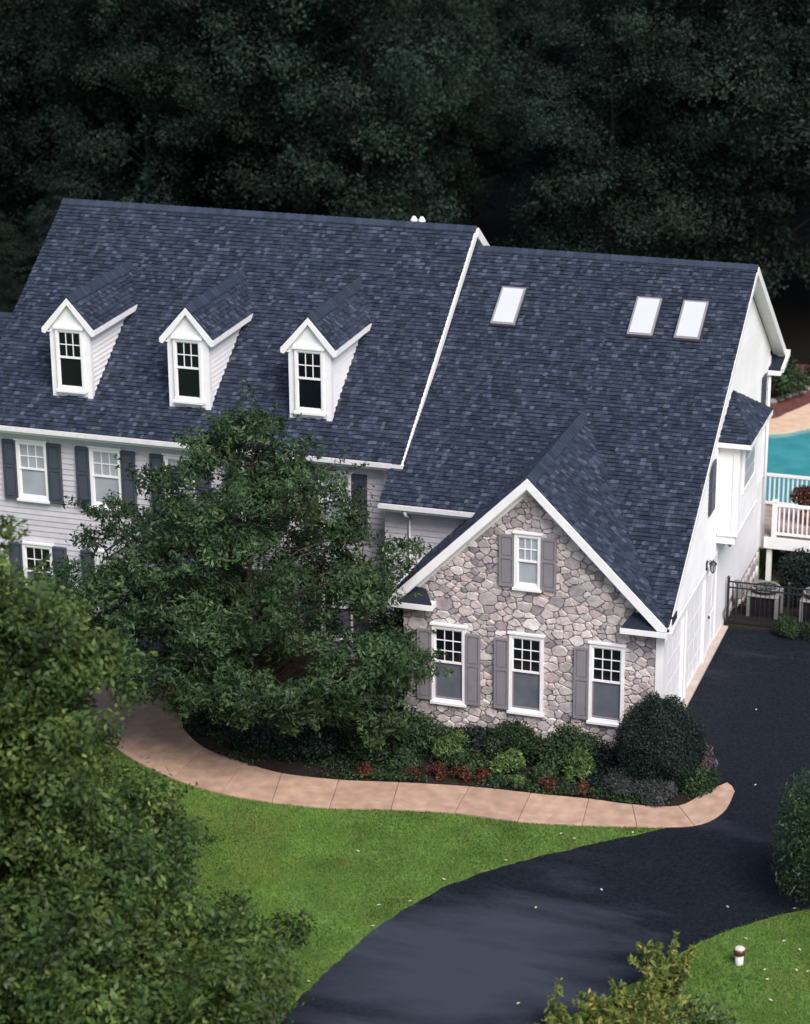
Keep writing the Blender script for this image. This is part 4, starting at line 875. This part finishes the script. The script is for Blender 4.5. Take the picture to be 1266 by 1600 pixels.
stb = MB(); stb.tube([(1.48, -1.35, -.05), (1.48, -1.35, .7)], [.09, .06], 8); stb.build('stem', 'bark', bx)
def pl(name, label, cat, x, y, r, h, lm, n, leaf, **k): return shrub(name, label, cat, (x, y, .012), r, h, LM[lm], n, leaf, BED, **k)
pl('low_shrub', 'spreading dark green shrub under the right stone window', 'shrub', -.75, -1.0, 1.0, .95, 'shrub', 8000, .08, lumps=14)
pl('low_shrub', 'dark green shrub below the middle stone window', 'shrub', -1.95, -1.0, .9, .85, 'shrub', 7000, .08, lumps=12)
pl('low_shrub', 'low dark shrub tucked between round boxwood and stone wall', 'shrub', .25, -1.2, .7, .65, 'box', 4200, .075)
pl('low_shrub', 'dark low shrub against the stone wall below the left window', 'shrub', -3.1, -.95, .85, .6, 'box', 5200, .075)
pl('low_shrub', 'green rounded shrub at the left corner of the stone gable', 'shrub', -4.3, -1.5, .8, 1.15, 'shrub', 6500, .085, lumps=14)
pl('hosta', 'bright green leafy clump beside the path before the middle shrub', 'plant', -1.8, -1.95, .55, .6, 'bright', 2600, .11, aspect=.4)
pl('hosta', 'light lime green tuft touching the path edge', 'plant', -1.55, -2.45, .28, .3, 'bright', 800, .09)
pl('flowering_plant', 'tall pale green upright plant with white specks near the boxwood', 'plant', -.25, -1.8, .5, .85, 'bright', 1700, .13, aspect=.2, upright=.9)
pl('flowering_plant', 'upright green perennial below the left stone window', 'plant', -3.35, -1.75, .55, .85, 'bright', 1500, .13, aspect=.2, upright=.8)
pl('leafy_plant', 'mid green leafy plant between two begonias at the left', 'plant', -4.3, -2.35, .5, .5, 'shrub', 2600, .085)
pl('leafy_plant', 'dark leafy plant behind the reddish begonias', 'plant', -2.75, -1.95, .6, .5, 'shrub', 3400, .08)
pl('leafy_plant', 'olive leafy plant just right of the lime green tuft', 'plant', -1.05, -2.0, .45, .42, 'shrub', 2200, .08)
pl('leafy_plant', 'small dark leafy plant left of the grey mound', 'plant', .15, -1.95, .45, .45, 'box', 2200, .08)
pl('low_shrub', 'dark shrub under the right edge of the big tree', 'shrub', -5.3, -2.1, .85, .8, 'shrub', 6000, .085)
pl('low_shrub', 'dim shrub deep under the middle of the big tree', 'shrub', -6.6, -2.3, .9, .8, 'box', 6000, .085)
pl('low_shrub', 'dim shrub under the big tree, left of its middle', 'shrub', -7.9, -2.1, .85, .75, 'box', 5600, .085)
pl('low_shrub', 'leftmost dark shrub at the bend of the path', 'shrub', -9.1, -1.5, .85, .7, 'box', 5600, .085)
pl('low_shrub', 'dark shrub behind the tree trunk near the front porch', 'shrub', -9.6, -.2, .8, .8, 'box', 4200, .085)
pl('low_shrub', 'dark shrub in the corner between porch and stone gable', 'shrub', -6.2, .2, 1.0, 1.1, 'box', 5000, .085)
pl('lavender', 'grey leaved mound at the left foot of the boxwood', 'plant', .75, -2.0, .6, .6, 'grey', 4200, .085, aspect=.2, upright=.5)
pl('lavender', 'grey silver mound on the path side of the boxwood', 'plant', 1.6, -2.15, .58, .55, 'grey', 4200, .085, aspect=.2, upright=.5)
pl('groundcover_shrub', 'low leafy green plant at the right tip of the bed', 'plant', 2.35, -1.35, .55, .45, 'shrub', 3400, .075)
pl('dried_grass', 'mauve dried flower stems beside the driveway', 'plant', 2.4, -.6, .38, .85, 'mauve', 700, .14, aspect=.1, upright=1.2)
for i, (x, y, w_) in enumerate(((-5.0, -2.95, .26), (-4.0, -2.72, .3), (-3.35, -2.5, .32), (-2.8, -2.45, .32), (-2.35, -2.42, .28), (-.85, -2.4, .26), (.0, -2.38, .26))):
    lab = ['reddish begonia at the far left by the path', 'reddish begonia second from the left by the path', 'reddish begonia third from the left by the path', 'reddish begonia fourth from the left by the path', 'reddish begonia beside the lime green tuft', 'rust coloured begonia right of the lime green tuft', 'rust red begonia next to the grey mound'][i]
    pl('begonia', lab, 'flower', x, y, w_, .32, 'red', 900, .06, aspect=.6, lumps=8)
gxy = np.stack([rng.uniform(-10, 2.9, 60000), rng.uniform(-3.4, .2, 60000)], 1); inb = inside_np([(x_*1.0, y_+.06) for x_, y_ in bed], gxy[:, 0], gxy[:, 1]); gxy = gxy[inb]
dens = np.sin(gxy[:, 0]*2.1+np.sin(gxy[:, 1]*3))+np.sin(gxy[:, 1]*4.3+gxy[:, 0])+rng.normal(size=len(gxy))*.5; gxy = gxy[dens > -.2]; hz = .05+.10*(1+np.sin(gxy[:, 0]*3.3+1)*np.sin(gxy[:, 1]*4.1))*rng.random(len(gxy))
gp = np.concatenate([gxy, (.02+hz)[:, None]], 1); gc_ = stuff(np_mesh('groundcover', leaf_polys(gp, np.tile([0, 0, 1.], (len(gp), 1)), np.full(len(gp), .07), .5), 4, LM['shrub'], None, rng.random(len(gp))*.85)); gc_['label'] = 'mixed low green ground cover in the garden bed'; gc_['category'] = 'ground cover'
def spray_plant(name, label, cat, base, nstem, length, lm, per, leaf, spread=.6, group=None, aspect=.3):
    """loose plant of arching stems with leaves set along them"""
    t = thing(name, label, cat, base, group); B = np.array(base, float); sm_ = MB(); P = []; O = []
    for q in range(nstem):
        a = rng.random()*6.283; sp_ = spread*rng.uniform(.3, 1); L_ = length*rng.uniform(.6, 1.05); d = np.array([math.cos(a)*sp_, math.sin(a)*sp_, 1.0]); d /= np.linalg.norm(d); pts = []
        for f in np.linspace(0, 1, 6): pts.append(B+d*L_*f+np.array([math.cos(a), math.sin(a), -1.1])*.22*L_*sp_*f*f)
        sm_.tube(pts, [.012, .010, .008, .006, .004, .002], 4); pts = np.array(pts)
        for q2 in range(per):
            f = .2+.8*rng.random(); k_ = f*5; i0 = int(min(4, k_)); c_ = pts[i0]+(pts[i0+1]-pts[i0])*(k_-i0); o_ = unit(rng.normal(size=3)); P.append(c_+o_*.10*length*(1.25-f)); O.append(o_)
    sm_.build('stems', 'bark', t); P = np.array(P); P[:, 2] = np.maximum(P[:, 2], base[2]+.03)
    np_mesh('foliage', leaf_polys(P, np.array(O), np.full(len(P), leaf), aspect, droop=.4), 4, lm, t, rng.random(len(P))); return t
# shrubs beyond the drive and on the right lawn
shrub('round_shrub', 'rounded green shrub at the right edge beside the drive', 'shrub', (6.3, -5.6, 0), 1.7, 3.7, LM['shrub'], 26000, .10, lumps=22, aspect=.3)
spray_plant('sapling', 'small loose leafy sapling on the drive edge by the path light', 'shrub', (3.7, -10.45, 0), 26, 1.35, LM['yellow'], 95, .15, .6)
spray_plant('loose_shrub', 'loose yellow green shrub at the bottom edge of the lawn', 'shrub', (3.35, -12.2, 0), 80, 1.35, LM['yellow'], 130, .15, 1.2)
spray_plant('loose_shrub', 'loose yellow green shrub at the very bottom beside the drive', 'shrub', (2.55, -13.0, 0), 60, 1.05, LM['yellow'], 120, .14, 1.2)
spray_plant('loose_shrub', 'low bright green shrub between sapling and bottom shrubs', 'shrub', (4.3, -11.6, 0), 44, 1.0, LM['bright'], 90, .13, 1.3)
spray_plant('weed_shoot', 'lone leafy shoot leaning over the drive at the bottom', 'plant', (1.75, -12.2, 0), 4, 1.25, LM['yellow'], 26, .15, .5)
shrub('evergreen_shrub', 'dark dense shrub beside the deck behind the air conditioners', 'shrub', (2.75, 11.6, terrain(0, 11.6)), 1.1, 1.75, LM['box'], 9000, .09, lumps=12)
shrub('evergreen_shrub', 'dark shrub below the deck at the right edge', 'shrub', (4.3, 12.2, terrain(0, 12.2)), 1.0, 1.7, LM['box'], 7000, .09, lumps=12)
shrub('fence_shrub', 'soft green grassy plant in front of the black fence', 'plant', (2.85, 8.15, 0), .42, .6, LM['shrub'], 2200, .14, aspect=.14, upright=.8)
shrub('fence_shrub', 'second grassy green plant along the black fence at the edge', 'plant', (3.6, 8.15, 0), .42, .6, LM['shrub'], 2200, .14, aspect=.14, upright=.8)
pt = thing('potted_maple', 'red leaved potted plant on the deck', 'potted plant', (2.15, 15.3, DZ))
MB().lathe((2.15, 15.3, DZ), [(0, .16), (.3, .22), (.33, .24), (.36, .24), (.36, .2)], 14).build('pot', 'terracotta', pt, True)
MB().tube([(2.15, 15.3, DZ+.3), (2.12, 15.3, DZ+.75)], [.02, .012], 5).build('stem', 'bark', pt)
n = 1500; d = unit(rng.normal(size=(n, 3))); np_mesh('foliage', leaf_polys(np.array([2.12, 15.3, DZ+.85])+d*np.array([.5, .45, .3])*(rng.random(n)**.4)[:, None], d, np.full(n, .1), .5), 4, LM['red'], pt, rng.random(n))
for i, (x, y, r, h) in enumerate(((-2.6, 30.4, 1.0, 1.0), (-1.3, 31.6, 1.1, 1.5), (.2, 33.4, 1.2, 1.5), (1.8, 34.4, 1.2, 1.6))):
    shrub('pool_shrub', ['green shrub behind the pool, nearest the house corner', 'green shrub behind the pool, second from the house', 'green shrub behind the pool, third from the house', 'green shrub behind the pool at the right edge'][i], 'shrub', (x, y, -.82), r, h, LM['shrub'] if i % 2 else LM['box'], 2600, .14, 'shrubs behind the pool')

# forest
def copy_tree(o, loc, rot, sc_, label):
    c = o.copy(); COL.objects.link(c); c.location = loc; c.rotation_euler = (0, 0, rot); c.scale = sc_; c['label'] = label
    for ch in o.children: d = ch.copy(); COL.objects.link(d); d.parent = c
    return c
FG = 'dark forest trees behind the house'
fvar = []
FL = 'dark forest tree deep in the wood behind the front row'
for i in range(4):
    e = Env([(1.2, 1.4), (3, 3.0), (6, 4.0), (10, 4.2), (14, 3.5), (17, 2.2), (19, .6)], 1, 1, .26, 40+i)
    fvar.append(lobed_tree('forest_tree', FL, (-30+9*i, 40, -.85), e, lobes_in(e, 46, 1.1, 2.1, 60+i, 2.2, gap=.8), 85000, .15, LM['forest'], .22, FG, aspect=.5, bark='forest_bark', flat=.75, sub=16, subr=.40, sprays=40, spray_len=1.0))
k = 0
spots = []
for row, (y, x0, x1, st_) in enumerate(((36, -41, 12, 6.2), (42, -46, 16, 6.4), (49, -52, 18, 6.6), (57, -58, 20, 7.2), (67, -64, 24, 8))):
    x = x0+(row % 2)*3
    while x < x1: spots.append((x+random.uniform(-1.9, 1.9), y+random.uniform(-2.2, 2.2))); x += st_
for x, y in spots:
    v = fvar[k % 4]; s_ = random.uniform(.75, 1.2)
    if x > -1 and y < 41: y += 5
    row0 = k < 9
    lab = ('dark forest tree in the front row behind the house, %s from the left' % ['leftmost', 'second', 'third', 'fourth', 'fifth', 'sixth', 'seventh', 'eighth', 'ninth'][k]).replace('leftmost from the left', 'leftmost one') if row0 else FL
    if k < 4: v['label'] = lab
    if k < 4: v.location = (x, y, -.85); v.rotation_euler = (0, 0, random.random()*6.28)
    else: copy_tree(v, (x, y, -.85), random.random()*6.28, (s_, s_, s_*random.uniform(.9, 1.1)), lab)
    k += 1

UL = 'low dark bush at the forest edge'
for x, y, s_ in ((-37, 30.5, .30), (-34.2, 31.5, .34), (-31.5, 30.6, .28), (-29, 31.6, .33), (-26, 30.8, .3), (-23, 31.6, .3), (-20, 31.2, .28), (-33, 28.5, .22), (-30, 28.2, .2)):
    c_ = copy_tree(fvar[int(abs(x)) % 4], (x, y, -1.1), random.random()*6, (s_*1.5, s_*1.5, s_), 'low dark bush at the forest edge behind the house'); c_.name = 'forest_bush'; c_['category'] = 'bush'; c_['group'] = 'bushes at the forest edge'
# lawn blades, only as thick as the picture can show
nb = 240000; X = rng.uniform(-15.5, 14.5, nb*2); Y = rng.uniform(-18, -2.5, nb*2)
jit = .05
walk_poly = [(p.x, p.y) for p in co]+[(p.x, p.y) for p in ci[::-1]]
keep = ~inside_np(drive_poly, X+rng.normal(size=len(X))*jit, Y+rng.normal(size=len(X))*jit) & ~inside_np(walk_poly, X, Y) & ~inside_np(bed, X, Y)
X, Y = X[keep], Y[keep]; n = len(X); hgt = rng.uniform(.025, .065, n); a = rng.random(n)*6.28; wd = rng.uniform(.006, .013, n)
tx, ty = np.cos(a), np.sin(a); ln = rng.normal(size=(n, 2))*.03
V = np.stack([np.stack([X-tx*wd, Y-ty*wd, np.zeros(n)], 1), np.stack([X+tx*wd, Y+ty*wd, np.zeros(n)], 1), np.stack([X+ln[:, 0], Y+ln[:, 1], hgt], 1)], 1)
gr = stuff(np_mesh('grass', V, 3, LM['grass'], None, rng.random(n))); gr['label'] = 'short mown green lawn grass'; gr['category'] = 'grass'

# path light on the right lawn
lt = thing('path_light', 'small white garden light with brown cap on the right lawn', 'garden light', (4.73, -8.7, 0))
MB().lathe((4.73, -8.7, 0), [(0, .075), (.02, .085), (.2, .085), (.22, .07)], 12).build('base', 'white', lt, True)
MB().lathe((4.73, -8.7, .22), [(0, .07), (.01, .11), (.10, .115), (.12, .10)], 12).build('band', 'brown', lt, True); MB().lathe((4.73, -8.7, .341), [(0, .105), (.02, .11), (.05, .06), (.06, .01)], 12).build('cap', 'leafpale', lt, True)
# fallen leaves
lf = MB(); lf.poly([(-.045, 0, .006), (-.01, -.022, .012), (.04, -.010, .016), (.05, .005, .008), (.015, .024, .014)]); lm_ = None
for i, (x, y) in enumerate(((2.89, 3.29), (3.61, -.8), (1.45, -6.61), (.34, -7.73), (4.08, -6.53), (5.4, -6.2), (1.0, -11.42))):
    o = lf.build('fallen_leaf', 'leafpale') if lm_ is None else lm_.copy()
    if lm_ is None: lm_ = o
    else: COL.objects.link(o)
    o.location = (x, y, .019); o.rotation_euler = (0, 0, random.random()*6); tag(o, 'pale fallen leaf lying on the dark driveway', 'leaf', 'leaves on the driveway')
for i, (x, y) in enumerate(((.02, -4.45), (1.5, -3.95), (5.26, -8.83), (4.68, -7.74), (5.79, -7.87), (5.58, -9.92), (5.86, -8.67), (6.07, -8.65), (5.38, -9.17), (5.44, -7.61), (.35, -4.6), (-3.93, -6.55), (-2.75, -8.64), (-1.8, -7.2), (-2.2, -8.3), (-2.6, -9.5), (-3.1, -11.9), (-.8, -6.0))):
    o = lm_.copy(); COL.objects.link(o); o.location = (x, y, .045); o.rotation_euler = (0, 0, random.random()*6); tag(o, 'pale fallen leaf lying on the green lawn', 'leaf', 'leaves on the lawn')
